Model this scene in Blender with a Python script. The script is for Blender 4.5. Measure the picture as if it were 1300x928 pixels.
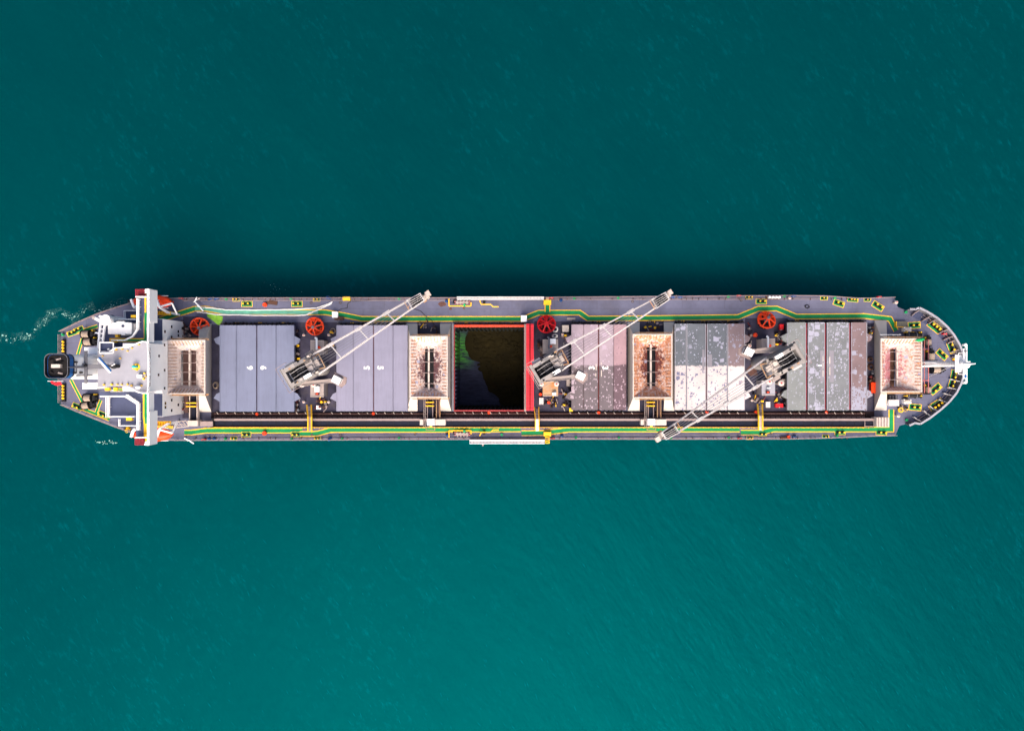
import bpy, math, random
from mathutils import Vector, Matrix
random.seed(7)
R = math.radians
scn = bpy.context.scene
for o in list(bpy.data.objects): bpy.data.objects.remove(o)
col = scn.collection

# ------------------------------------------------------------------ camera, sky, sun, exposure
H = 150.0                      # camera height over the main deck (deck is z = 0, sea is z = -9)
SEA = -9.0
cd = bpy.data.cameras.new('camera'); cam = bpy.data.objects.new('camera', cd); col.objects.link(cam)
cam.location = (0, 0, H); cam.rotation_euler = (0, 0, 0)
cd.sensor_width = 36; cd.lens = 36 * H / (1300 / 6.0); cd.clip_start = 1; cd.clip_end = 20000
scn.camera = cam
SUN_EL, SUN_AZ = R(46), R(180)           # sun to the south (foot of the picture), clockwise from north
wd = bpy.data.worlds.new('World'); scn.world = wd; wd.use_nodes = True
nt = wd.node_tree; sky = nt.nodes.new('ShaderNodeTexSky'); sky.sky_type = 'NISHITA'; sky.sun_disc = False
sky.sun_elevation = SUN_EL; sky.sun_rotation = SUN_AZ; sky.dust_density = 8; sky.air_density = .8; sky.ozone_density = .6
bg = nt.nodes['Background']; bg.inputs[1].default_value = 0.15
nt.links.new(sky.outputs[0], bg.inputs[0])
sd = bpy.data.lights.new('sun', 'SUN'); sun = bpy.data.objects.new('sun', sd); col.objects.link(sun)
sd.energy = 1.45; sd.angle = R(42); sd.color = (1.0, 0.88, 0.76)
sdir = Vector((math.sin(SUN_AZ) * math.cos(SUN_EL), math.cos(SUN_AZ) * math.cos(SUN_EL), math.sin(SUN_EL)))
sun.rotation_euler = sdir.to_track_quat('Z', 'Y').to_euler()
scn.view_settings.view_transform = 'Standard'; scn.view_settings.look = 'None'
scn.view_settings.exposure = 0.98; scn.view_settings.gamma = 1
scn.render.engine = 'CYCLES'

# ------------------------------------------------------------------ helpers
def W(px, py, z=0.0):
    """point of the ship measured from the plan: 6 units of the plan are one metre on deck"""
    k = (H - z) / (6 * H)
    return ((px - 650) * k, (464 - py) * k)
def W3(px, py, z=0.0):
    x, y = W(px, py, z); return Vector((x, y, z))

class MB:
    def __init__(s): s.v = []; s.f = []; s.m = []
    def add(s, vs, fs, mi=0):
        b = len(s.v); s.v += [tuple(p) for p in vs]
        for f in fs: s.f.append(tuple(b + i for i in f)); s.m.append(mi)
        return s
    def box(s, x0, y0, z0, x1, y1, z1, mi=0):
        x0, x1 = min(x0, x1), max(x0, x1); y0, y1 = min(y0, y1), max(y0, y1)
        vs = [(x0,y0,z0),(x1,y0,z0),(x1,y1,z0),(x0,y1,z0),(x0,y0,z1),(x1,y0,z1),(x1,y1,z1),(x0,y1,z1)]
        return s.add(vs, [(3,2,1,0),(4,5,6,7),(0,1,5,4),(1,2,6,5),(2,3,7,6),(3,0,4,7)], mi)
    def pbox(s, a, b, c, d, z0, z1, mi=0):          # plan rectangle a..c by b..d, its top at z1
        x0, y0 = W(a, b, z1); x1, y1 = W(c, d, z1)
        return s.box(x0, y0, z0, x1, y1, z1, mi)
    def prism(s, pts, z0, z1, mi=0):                # world outline
        ar = sum(pts[i][0]*pts[(i+1)%len(pts)][1]-pts[(i+1)%len(pts)][0]*pts[i][1] for i in range(len(pts)))
        if ar < 0: pts = pts[::-1]
        n = len(pts)
        vs = [(p[0], p[1], z0) for p in pts] + [(p[0], p[1], z1) for p in pts]
        fs = [tuple(range(n))[::-1], tuple(range(n, 2*n))] + [(i, (i+1) % n, n+(i+1) % n, n+i) for i in range(n)]
        return s.add(vs, fs, mi)
    def pprism(s, pts, z0, z1, mi=0): return s.prism([W(a, b, z1) for a, b in pts], z0, z1, mi)
    def sheet(s, pts, z, mi=0):
        ar = sum(pts[i][0]*pts[(i+1)%len(pts)][1]-pts[(i+1)%len(pts)][0]*pts[i][1] for i in range(len(pts)))
        if ar < 0: pts = pts[::-1]
        return s.add([(p[0], p[1], z) for p in pts], [tuple(range(len(pts)))], mi)
    def frustum(s, a, za, b, zb, mi=0):             # a, b world rects (x0,y0,x1,y1)
        def q(r, z): x0, x1 = sorted((r[0], r[2])); y0, y1 = sorted((r[1], r[3])); return [(x0,y0,z),(x1,y0,z),(x1,y1,z),(x0,y1,z)]
        return s.add(q(a, za)+q(b, zb), [(3,2,1,0),(4,5,6,7),(0,1,5,4),(1,2,6,5),(2,3,7,6),(3,0,4,7)], mi)
    def beam(s, p, q, w, h, mi=0):
        p = Vector(p); q = Vector(q); d = (q - p)
        if d.length < 1e-6: return s
        d.normalize(); sd_ = d.cross(Vector((0,0,1)))
        if sd_.length < 1e-3: sd_ = Vector((1,0,0))
        sd_.normalize(); up = sd_.cross(d).normalized()
        a = sd_*w/2; b = up*h/2
        vs = [p-a-b, p+a-b, p+a+b, p-a+b, q-a-b, q+a-b, q+a+b, q-a+b]
        return s.add(vs, [(3,2,1,0),(4,5,6,7),(0,1,5,4),(1,2,6,5),(2,3,7,6),(3,0,4,7)], mi)
    def tube(s, pts, r, n=6, mi=0):
        for i in range(len(pts)-1): s.rod(pts[i], pts[i+1], r, r, n, mi)
        return s
    def rod(s, p, q, r0, r1, n=8, mi=0):
        p = Vector(p); q = Vector(q); d = (q-p)
        if d.length < 1e-6: return s
        d.normalize(); a = d.orthogonal().normalized(); b = d.cross(a)
        vs = [p + (a*math.cos(t)+b*math.sin(t))*r0 for t in [2*math.pi*i/n for i in range(n)]]
        vs += [q + (a*math.cos(t)+b*math.sin(t))*r1 for t in [2*math.pi*i/n for i in range(n)]]
        fs = [(i, (i+1) % n, n+(i+1) % n, n+i) for i in range(n)] + [tuple(range(n))[::-1], tuple(range(n, 2*n))]
        return s.add(vs, fs, mi)
    def cyl(s, x, y, z0, z1, r, n=16, mi=0, r1=None): return s.rod((x,y,z0), (x,y,z1), r, r if r1 is None else r1, n, mi)
    def torus(s, x, y, z, RR, r, n=20, m=6, mi=0, sq=1.0, a=0.0):
        vs = []; fs = []
        for i in range(n):
            t = 2*math.pi*i/n
            for j in range(m):
                u = 2*math.pi*j/m; rr = RR + r*math.cos(u)
                X = rr*math.cos(t); Y = rr*math.sin(t)*sq
                vs.append((x+X*math.cos(a)-Y*math.sin(a), y+X*math.sin(a)+Y*math.cos(a), z+r*math.sin(u)))
        for i in range(n):
            for j in range(m):
                fs.append((i*m+j, ((i+1) % n)*m+j, ((i+1) % n)*m+(j+1) % m, i*m+(j+1) % m))
        return s.add(vs, fs, mi)
    def dome(s, x, y, z, rx, ry, rz, n=12, m=4, mi=0, jit=0.0, a=0.0):
        vs = []; fs = []
        for j in range(m):
            ph = (math.pi/2)*j/m
            for i in range(n):
                t = 2*math.pi*i/n; k = 1 + random.uniform(-jit, jit)
                X = rx*math.cos(ph)*math.cos(t)*k; Y = ry*math.cos(ph)*math.sin(t)*k
                vs.append((x+X*math.cos(a)-Y*math.sin(a), y+X*math.sin(a)+Y*math.cos(a), z+rz*math.sin(ph)*k))
        vs.append((x, y, z+rz))
        for j in range(m-1):
            for i in range(n): fs.append((j*n+i, j*n+(i+1) % n, (j+1)*n+(i+1) % n, (j+1)*n+i))
        for i in range(n): fs.append(((m-1)*n+i, (m-1)*n+(i+1) % n, m*n))
        fs.append(tuple(range(n))[::-1])
        return s.add(vs, fs, mi)
    def build(s, name, mats, parent=None, kind=None, smooth=False):
        if not isinstance(mats, (list, tuple)): mats = [mats]
        off = Vector((0,0,0)); p = parent
        while p: off += p.location; p = p.parent
        me = bpy.data.meshes.new(name)
        me.from_pydata([(a-off.x, b-off.y, c-off.z) for a, b, c in s.v], [], s.f)
        for m in mats: me.materials.append(m)
        if len(mats) > 1: me.polygons.foreach_set('material_index', s.m)
        if smooth: me.polygons.foreach_set('use_smooth', [True]*len(s.f))
        me.update()
        o = bpy.data.objects.new(name, me); col.objects.link(o)
        if parent: o.parent = parent
        if kind: o['kind'] = kind
        return o

def strip(mb, pts, o0, o1, z, mi=0):
    """band between offsets o0 and o1 (metres, left positive) of a world polyline"""
    n = len(pts); P = [Vector((p[0], p[1])) for p in pts]; L = []; Rr = []
    for i in range(n):
        if i == 0: d = (P[1]-P[0]).normalized(); nrm = Vector((-d.y, d.x)); k = 1
        elif i == n-1: d = (P[-1]-P[-2]).normalized(); nrm = Vector((-d.y, d.x)); k = 1
        else:
            d0 = (P[i]-P[i-1]).normalized(); d1 = (P[i+1]-P[i]).normalized()
            n0 = Vector((-d0.y, d0.x)); n1 = Vector((-d1.y, d1.x)); nrm = (n0+n1).normalized(); k = 1/max(.4, nrm.dot(n0))
        L.append(P[i]+nrm*o1*k); Rr.append(P[i]+nrm*o0*k)
    for i in range(n-1):
        mb.add([(Rr[i].x,Rr[i].y,z),(Rr[i+1].x,Rr[i+1].y,z),(L[i+1].x,L[i+1].y,z),(L[i].x,L[i].y,z)], [(0,1,2,3)], mi)
    return mb

FEAT = [(185,'stern deck'),(238,'the bridge'),(270,'the pale aft hopper'),(376,'the plain aft hatch'),(427,'the aft crane'),
 (516,'the lavender hatch'),(576,'the burgundy hopper'),(679,'the open hold'),(722,'the middle crane'),
 (797,'the mauve hatch'),(856,'the rusted hopper'),(945,'the specked hatch'),
 (998,'the forward crane'),(1108,'the foremost hatch'),(1140,'the foremost hopper'),(1400,'bow deck')]
PEND = {}
def where(px, py):
    f = next(t for x, t in FEAT if px <= x)
    if 'stern deck' in f or 'bow deck' in f:
        side = 'upper side' if py < 455 else ('lower side' if py > 475 else 'middle')
        return 'on the ' + side + ' ' + f
    side = 'on the upper side' if py < 408 else ('on the lower side' if py > 524 else 'amidships')
    return side + ' beside ' + f
def tag(o, label, cat, group=None, at=None):
    o['category'] = cat
    if at: PEND.setdefault((label, where(*at)), []).append((at, o))
    else: o['label'] = label
    if group: o['group'] = group
    return o
ORD = ['first','second','third','fourth','fifth','sixth','seventh','eighth','ninth','tenth','eleventh','twelfth']
def finish_labels():
    for (lab, wh), L in PEND.items():
        L.sort(key=lambda t: (round(t[0][0]), t[0][1])); n = len(L)
        for i, (at, o) in enumerate(L):
            if n == 1: o['label'] = lab + ' ' + wh
            elif n == 2: o['label'] = lab + ' ' + wh + (', nearer the stern' if i == 0 else ', nearer the bow')
            elif n == 3: o['label'] = lab + ' ' + wh + [', nearest the stern', ', middle one', ', nearest the bow'][i]
            else: o['label'] = lab + ' ' + wh + ', ' + ORD[min(i, 11)] + ' from stern'
def thing(name, loc, label=None, cat=None, group=None, at=None):
    o = bpy.data.objects.new(name, None); col.objects.link(o); o.location = loc; o.empty_display_size = .5
    if label: tag(o, label, cat, group, at)
    return o
def copy_tree(o, parent=None):
    c = o.copy(); col.objects.link(c)
    if parent: c.parent = parent
    for ch in list(o.children): copy_tree(ch, c)
    return c

# ------------------------------------------------------------------ materials
def newmat(name):
    m = bpy.data.materials.new(name); m.use_nodes = True; return m, m.node_tree, m.node_tree.nodes['Principled BSDF']
def rgb(c): return (c[0], c[1], c[2], 1)
def noise(nt, vec, scale, detail=4, rough=.6):
    n = nt.nodes.new('ShaderNodeTexNoise'); n.inputs['Scale'].default_value = scale; n.inputs['Detail'].default_value = detail
    n.inputs['Roughness'].default_value = rough; nt.links.new(vec, n.inputs['Vector']); return n.outputs['Fac']
def ramp(nt, fac, a, b):
    n = nt.nodes.new('ShaderNodeMapRange'); n.inputs[1].default_value = a; n.inputs[2].default_value = b
    nt.links.new(fac, n.inputs[0]); return n.outputs[0]
def mix(nt, fac, a, b, mode='MIX'):
    n = nt.nodes.new('ShaderNodeMix'); n.data_type = 'RGBA'; n.blend_type = mode
    for sock, val in ((n.inputs[0], fac), (n.inputs[6], a), (n.inputs[7], b)):
        if isinstance(val, (int, float)): sock.default_value = val
        elif isinstance(val, tuple): sock.default_value = rgb(val)
        else: nt.links.new(val, sock)
    return n.outputs[2]
def mth(nt, op, a, b=0.0):
    n = nt.nodes.new('ShaderNodeMath'); n.operation = op
    for i, val in enumerate((a, b)):
        if isinstance(val, (int, float)): n.inputs[i].default_value = val
        else: nt.links.new(val, n.inputs[i])
    return n.outputs[0]
def paint(name, c, var=.12, rust=0.0, rustc=(.20,.065,.025), rough=.6, scale=.6, metal=0, grime=0.0, streak=None):
    """worn ship's paint: broad fading, fine mottling, rust blooms and grime"""
    if not any(w in name for w in ('white','yellow','orange','green','red','crimson','turquoise')): c = tuple(x*TONE for x in c)
    m, nt, b = newmat(name); g = nt.nodes.new('ShaderNodeNewGeometry'); P = g.outputs['Position']
    f1 = ramp(nt, noise(nt, P, scale, 5), .25, .75)
    lo = tuple(x*(1-var*1.6) for x in c); hi = tuple(min(.95, x*(1+var)) for x in c)
    out = mix(nt, f1, lo, hi)
    f2 = ramp(nt, noise(nt, P, scale*6, 3), .35, .8)
    out = mix(nt, mth(nt, 'MULTIPLY', f2, var*1.5), out, tuple(x*.6 for x in c))
    if grime:
        f3 = ramp(nt, noise(nt, P, scale*.45, 6, .7), .5, .72)
        out = mix(nt, mth(nt, 'MULTIPLY', f3, grime), out, (.06,.05,.05))
    if streak:
        sm = nt.nodes.new('ShaderNodeMapping'); sm.inputs['Scale'].default_value = (2.6,.16,1); nt.links.new(P, sm.inputs['Vector'])
        fs_ = ramp(nt, noise(nt, sm.outputs[0], 1.0, 6, .7), .46, .70)
        out = mix(nt, mth(nt, 'MULTIPLY', fs_, streak), out, tuple(x*.62 for x in c))
        sp = ramp(nt, noise(nt, P, 3.4, 5, .75), .70, .735)
        out = mix(nt, mth(nt, 'MULTIPLY', sp, .5), out, (.16,.09,.08))
        fl = ramp(nt, noise(nt, P, .22, 4, .6), .40, .62)
        out = mix(nt, mth(nt, 'MULTIPLY', fl, streak*.6), out, tuple(min(.9, x*1.35) for x in c))
    if rust:
        f4 = ramp(nt, noise(nt, P, scale*2.2, 8, .75), .72-.30*rust, .80-.22*rust)
        out = mix(nt, mth(nt, 'MULTIPLY', f4, .85), out, rustc)
    nt.links.new(out, b.inputs['Base Color']); b.inputs['Roughness'].default_value = rough; b.inputs['Metallic'].default_value = metal; b.inputs['Specular IOR Level'].default_value = .18
    return m
M = {}; TONE = .66
M['deck'] = paint('deck paint', (.172,.178,.27), .14, .22, (.15,.08,.06), .75, .25, grime=.35)
M['deck_shade_grime'] = paint('shaded grimy deck paint', (.060,.056,.10), .25, .22, (.13,.075,.05), .7, .7, grime=.6)  # shade among the deck clutter put into the colour, over grime and rust
# weld seams of the deck plates
def add_seams(m, sx=.33, sy=.42):
    nt = m.node_tree; b = nt.nodes['Principled BSDF']; src = b.inputs['Base Color'].links[0].from_socket
    g = nt.nodes.new('ShaderNodeNewGeometry'); br = nt.nodes.new('ShaderNodeTexBrick')
    br.inputs['Scale'].default_value = 1; br.inputs['Brick Width'].default_value = 9; br.inputs['Row Height'].default_value = 2.4
    br.inputs['Mortar Size'].default_value = .05; br.inputs['Mortar Smooth'].default_value = .6
    br.inputs['Color1'].default_value = (1,1,1,1); br.inputs['Color2'].default_value = (.90,.90,.92,1); br.inputs['Mortar'].default_value = (.72,.66,.66,1)
    nt.links.new(g.outputs['Position'], br.inputs['Vector'])
    nt.links.new(mix(nt, .8, src, br.outputs['Color'], 'MULTIPLY'), b.inputs['Base Color'])
add_seams(M['deck'])
M['deck_blue'] = paint('blue grey deck paint', (.08,.095,.18), .10, .03, rough=.7, scale=.5)
M['roof_grey'] = paint('pale roof paint', (.44,.44,.51), .08, .05, rough=.65, scale=.5, grime=.12)
M['green'] = paint('walkway green', (.004,.21,.065), .12, .04, (.10,.12,.08), rough=.6, scale=.9)
M['green_pale'] = paint('chalky walkway green', (.10,.33,.24), .15, 0, rough=.7, scale=.9)
M['yellow'] = paint('walkway yellow', (.92,.47,.02), .12, .06, rough=.6, scale=1.2)
M['yel'] = paint('bollard yellow', (.85,.50,.02), .08, .08, rough=.5, scale=1.2)
M['hatch6'] = paint('blue grey hatch paint', (.21,.235,.35), .06, .05, rough=.6, scale=.12, streak=.35)
M['hatch5'] = paint('lavender hatch paint', (.295,.29,.40), .07, .05, rough=.6, scale=.12, streak=.35)
M['rimred'] = paint('dark red coaming', (.27,.035,.04), .2, .3, rough=.6)
M['primer'] = paint('pale primer', (.30,.285,.335), .08, .05)
M['red_dark'] = paint('dark red oxide', (.13,.022,.022), .2, .1, rough=.7)
M['seam_red'] = paint('seam dark red', (.16,.004,.014), .15, 0, rough=.6)
M['red'] = paint('red hatch underside', (.62,.028,.045), .12, .05, (.25,.03,.02), rough=.55, scale=.8)
M['redorange'] = paint('red coaming paint', (.55,.06,.03), .18, .15, rough=.6)
M['white'] = paint('white paint', (.86,.85,.85), .03, .04, (.45,.28,.18), rough=.45, scale=.5)
M['cream'] = paint('cream worn paint', (.74,.64,.58), .10, .34, (.42,.22,.12), rough=.6, scale=.5)
M['beige'] = paint('beige house paint', (.44,.37,.35), .12, .28, (.30,.13,.05), rough=.65, scale=.5)
M['beige_rust'] = paint('heavily rusted beige roof', (.55,.36,.22), .15, .75, (.40,.15,.04), rough=.7, scale=.4)
M['ribrust'] = paint('orange rust ribs', (.46,.20,.09), .25, .3, (.20,.06,.03), rough=.8, scale=.8)
M['crane'] = paint('crane cream grey', (.40,.37,.36), .14, .3, (.27,.15,.09), rough=.55, scale=.8)
M['boom'] = paint('boom pale paint', (.70,.67,.68), .06, .16, (.42,.25,.16), rough=.5, scale=.5)
M['legpaint'] = paint('hopper leg paint', (.68,.60,.55), .08, .26, (.50,.27,.14), rough=.6, scale=.35)
M['black'] = paint('black machinery', (.018,.018,.022), .3, .25, (.05,.03,.02), rough=.55)
M['belt'] = paint('dark rubber belt', (.010,.013,.032), .2, .04, (.09,.07,.06), rough=.7, scale=.6)
M['rim'] = paint('belt cover plate', (.42,.32,.31), .12, .3, (.22,.09,.06), rough=.65, scale=.6)
M['trench'] = paint('pipe passage grime', (.030,.016,.020), .3, .5, (.085,.032,.024), rough=.8, scale=.8)
M['pipe'] = paint('pipe brown', (.12,.065,.06), .2, .4, (.16,.06,.04), rough=.6, scale=.8)
M['orange'] = paint('grab orange red', (.72,.055,.012), .10, .12, (.25,.04,.02), rough=.45, scale=1.0)
M['crimson'] = paint('grab crimson', (.55,.012,.018), .12, .12, (.2,.01,.02), rough=.45, scale=1.0)
M['lifeboat'] = paint('lifeboat orange', (.85,.055,.010), .04, 0, rough=.35)
M['pink'] = paint('salmon paint', (.62,.22,.18), .08, .1, rough=.5)
M['platform_red'] = paint('crimson platform', (.30,.022,.045), .08, .03, rough=.6)
M['blue'] = paint('blue paint', (.015,.13,.42), .08, .02, rough=.45)
M['tarp'] = paint('blue tarpaulin', (.02,.09,.30), .2, 0, rough=.5, scale=2)
M['teal'] = paint('green fitting paint', (.01,.30,.10), .1, .05, rough=.5)
M['soot'] = paint('soot', (.016,.014,.016), .3, .1, (.06,.03,.02), rough=.8)
M['tan'] = paint('rope tan', (.42,.33,.27), .15, 0, rough=.9, scale=3)
M['ropewhite'] = paint('white rope', (.72,.70,.68), .08, 0, rough=.9, scale=3)
M['brown'] = paint('timber brown', (.13,.065,.045), .3, 0, rough=.85, scale=3)
M['pipered'] = paint('faded red pipe', (.40,.13,.13), .1, .2, rough=.6)
M['grey'] = paint('grey metal', (.20,.20,.23), .12, .12, rough=.5)
M['hullred'] = paint('hull red oxide', (.16,.03,.03), .15, .2, rough=.6, scale=.2)
M['hull'] = paint('hull black paint', (.03,.03,.035), .15, .2, rough=.5, scale=.2)
M['rail'] = paint('railing paint', (.42,.33,.33), .12, .3, rough=.6)
M['lime'] = paint('lime green patch', (.23,.50,.05), .25, 0, rough=.5, scale=1.5)
M['rustpatch'] = paint('rust stain', (.17,.085,.07), .3, 0, rough=.85, scale=1.5)
def glass():
    m, nt, b = newmat('dark window glass'); b.inputs['Base Color'].default_value = (.015,.02,.03,1); b.inputs['Roughness'].default_value = .08; return m
M['glass'] = glass()

def patchy(name, base, patch, amount, edge=None, ysplit=None, below=None, speck=None, speckamt=.25, seed=0.0):
    sc_ = lambda c: tuple(x*.82 for x in c)
    base, patch = sc_(base), sc_(patch)
    if below: below = (sc_(below[0]), sc_(below[1]), below[2])
    if speck: speck = sc_(speck)
    """hatch paint with square touch-up patches, chips, and (optionally) a differently painted half"""
    m, nt, b = newmat(name); g = nt.nodes.new('ShaderNodeNewGeometry'); P = g.outputs['Position']
    mp = nt.nodes.new('ShaderNodeMapping'); mp.inputs['Location'].default_value = (seed, seed*2, 0); nt.links.new(P, mp.inputs['Vector'])
    V = mp.outputs[0]
    fbase = ramp(nt, noise(nt, V, .35, 6), .3, .7)
    out = mix(nt, fbase, tuple(x*.84 for x in base), tuple(x*1.12 for x in base))
    def cells(scale, thr, soft=.02, sx=1.0, sy=1.0):
        q = nt.nodes.new('ShaderNodeMapping'); q.inputs['Scale'].default_value = (sx, sy, 1); nt.links.new(V, q.inputs['Vector'])
        wob = nt.nodes.new('ShaderNodeTexNoise'); wob.inputs['Scale'].default_value = 1.6; wob.inputs['Detail'].default_value = 4; nt.links.new(V, wob.inputs['Vector'])
        ad = nt.nodes.new('ShaderNodeVectorMath'); ad.operation = 'MULTIPLY_ADD'
        nt.links.new(wob.outputs['Color'], ad.inputs[0]); ad.inputs[1].default_value = (.75,.75,0); nt.links.new(q.outputs[0], ad.inputs[2])
        v = nt.nodes.new('ShaderNodeTexVoronoi'); v.distance = 'CHEBYCHEV'; v.voronoi_dimensions = '2D'; v.inputs['Scale'].default_value = scale
        nt.links.new(ad.outputs[0], v.inputs['Vector']); s = nt.nodes.new('ShaderNodeSeparateColor'); nt.links.new(v.outputs['Color'], s.inputs[0])
        lim = mth(nt, 'ADD', mth(nt, 'MULTIPLY', s.outputs[1], .34), .10); near = ramp(nt, mth(nt, 'SUBTRACT', v.outputs['Distance'], lim), .03, -.02)
        sel = ramp(nt, s.outputs[0], thr, thr+soft)
        return mth(nt, 'MULTIPLY', near, sel)
    big = mth(nt, 'MULTIPLY', cells(.75, 1-amount), ramp(nt, noise(nt, V, .18, 3), .42, .52))
    small = mth(nt, 'MULTIPLY', cells(1.9, 1-amount*.9, sx=1.3), ramp(nt, noise(nt, V, .3, 2), .38, .5))
    out = mix(nt, mth(nt, 'MAXIMUM', big, small), out, patch)
    if speck:
        fs = mth(nt, 'MULTIPLY', cells(3.6, 1-speckamt), .85)
        out = mix(nt, fs, out, speck)
    if below:
        s = nt.nodes.new('ShaderNodeSeparateXYZ'); nt.links.new(P, s.inputs[0])
        wv = mth(nt, 'MULTIPLY', mth(nt, 'SUBTRACT', noise(nt, V, 1.1, 3), .5), 1.1)
        fy = ramp(nt, mth(nt, 'ADD', s.outputs[1], wv), ysplit+.12, ysplit-.12)
        low, chip, ca = below
        lo = mix(nt, fbase, tuple(x*.88 for x in low), tuple(min(.9, x*1.08) for x in low))
        lo = mix(nt, mth(nt, 'MAXIMUM', cells(2.2, 1-ca, sx=1.2), mth(nt, 'MULTIPLY', cells(1.0, 1-ca*.8), ramp(nt, noise(nt, V, .22, 3), .5, .56))), lo, chip)
        out = mix(nt, fy, out, lo)
    rs = ramp(nt, noise(nt, V, 1.4, 7, .7), .66, .74)
    out = mix(nt, mth(nt, 'MULTIPLY', rs, .35), out, (.32,.20,.18))
    nt.links.new(out, b.inputs['Base Color']); b.inputs['Roughness'].default_value = .65; b.inputs['Specular IOR Level'].default_value = .2
    return m
M['h3a'] = patchy('faded mauve hatch paint', (.345,.275,.325), (.42,.34,.42), .2, ysplit=0.0, below=((.14,.115,.13), (.40,.32,.38), .24), seed=3)
M['h3b'] = patchy('brownish mauve hatch paint', (.36,.235,.27), (.28,.18,.22), .2, ysplit=.1, below=((.13,.085,.105), (.38,.28,.34), .32), seed=9)
M['h2a'] = patchy('dark grey hatch paint with white lower half', (.12,.135,.16), (.34,.34,.44), .26, ysplit=-.1, below=((.56,.50,.50), (.17,.17,.27), .30), speck=(.45,.48,.62), speckamt=.05, seed=5)
M['h2b'] = patchy('brown grey hatch paint with white lower half', (.20,.15,.165), (.27,.27,.36), .22, ysplit=-.2, below=((.62,.55,.55), (.30,.26,.32), .05), speck=(.5,.5,.6), speckamt=.03, seed=12)
M['h1a'] = patchy('green grey hatch paint', (.20,.215,.22), (.28,.29,.34), .15, speck=(.30,.32,.38), speckamt=.08, seed=2)
M['h1b'] = patchy('grey hatch paint with pale patches', (.17,.18,.195), (.35,.35,.44), .50, speck=(.32,.34,.45), speckamt=.08, seed=21)
M['h1c'] = patchy('brown hatch paint with pale patches', (.19,.135,.145), (.30,.30,.38), .22, ysplit=-4.6, below=((.30,.30,.38), (.19,.14,.15), .5), seed=31)

def hopper_mat(name, cx, cy, rust, dark, darkc, seed, rx=3.2, ry=5.2):
    m, nt, b = newmat(name); g = nt.nodes.new('ShaderNodeNewGeometry'); P = g.outputs['Position']
    s = nt.nodes.new('ShaderNodeSeparateXYZ'); nt.links.new(P, s.inputs[0])
    f0 = ramp(nt, noise(nt, P, .7, 6, .7), .3, .7)
    out = mix(nt, f0, (.42,.33,.30), (.62,.55,.52))
    f1 = ramp(nt, noise(nt, P, 1.3+seed*.01, 8, .8), .60-.20*rust, .66-.12*rust)
    out = mix(nt, mth(nt, 'MULTIPLY', f1, .9), out, (.46,.17,.06))
    f2 = ramp(nt, noise(nt, P, 2.6, 7, .8), .585-.08*rust, .63)
    out = mix(nt, mth(nt, 'MULTIPLY', f2, .8), out, tuple(x*.5+y for x, y in zip(darkc, (.10,.02,.02))))
    # cargo stain round the outlet, with its own ragged shape
    dx = mth(nt, 'DIVIDE', mth(nt, 'SUBTRACT', s.outputs[0], cx), rx); dy = mth(nt, 'DIVIDE', mth(nt, 'SUBTRACT', s.outputs[1], cy), ry)
    d = mth(nt, 'SQRT', mth(nt, 'ADD', mth(nt, 'MULTIPLY', dx, dx), mth(nt, 'MULTIPLY', dy, dy)))
    dn = mth(nt, 'ADD', d, mth(nt, 'MULTIPLY', mth(nt, 'SUBTRACT', noise(nt, P, 1.5, 8, .8), .5), 3.6))
    out = mix(nt, mth(nt, 'MULTIPLY', ramp(nt, dn, .78, .66), dark), out, darkc)
    v = nt.nodes.new('ShaderNodeTexVoronoi'); v.distance = 'CHEBYCHEV'; v.inputs['Scale'].default_value = 1.15; nt.links.new(P, v.inputs['Vector'])
    sc = nt.nodes.new('ShaderNodeSeparateColor'); nt.links.new(v.outputs['Color'], sc.inputs[0])
    pf = mth(nt, 'MULTIPLY', ramp(nt, v.outputs['Distance'], .36, .32), ramp(nt, sc.outputs[1], .90, .91))
    out = mix(nt, mth(nt, 'MULTIPLY', pf, .8), out, (.28,.30,.42))
    nt.links.new(out, b.inputs['Base Color']); b.inputs['Roughness'].default_value = .7; b.inputs['Specular IOR Level'].default_value = .2
    return m

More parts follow.
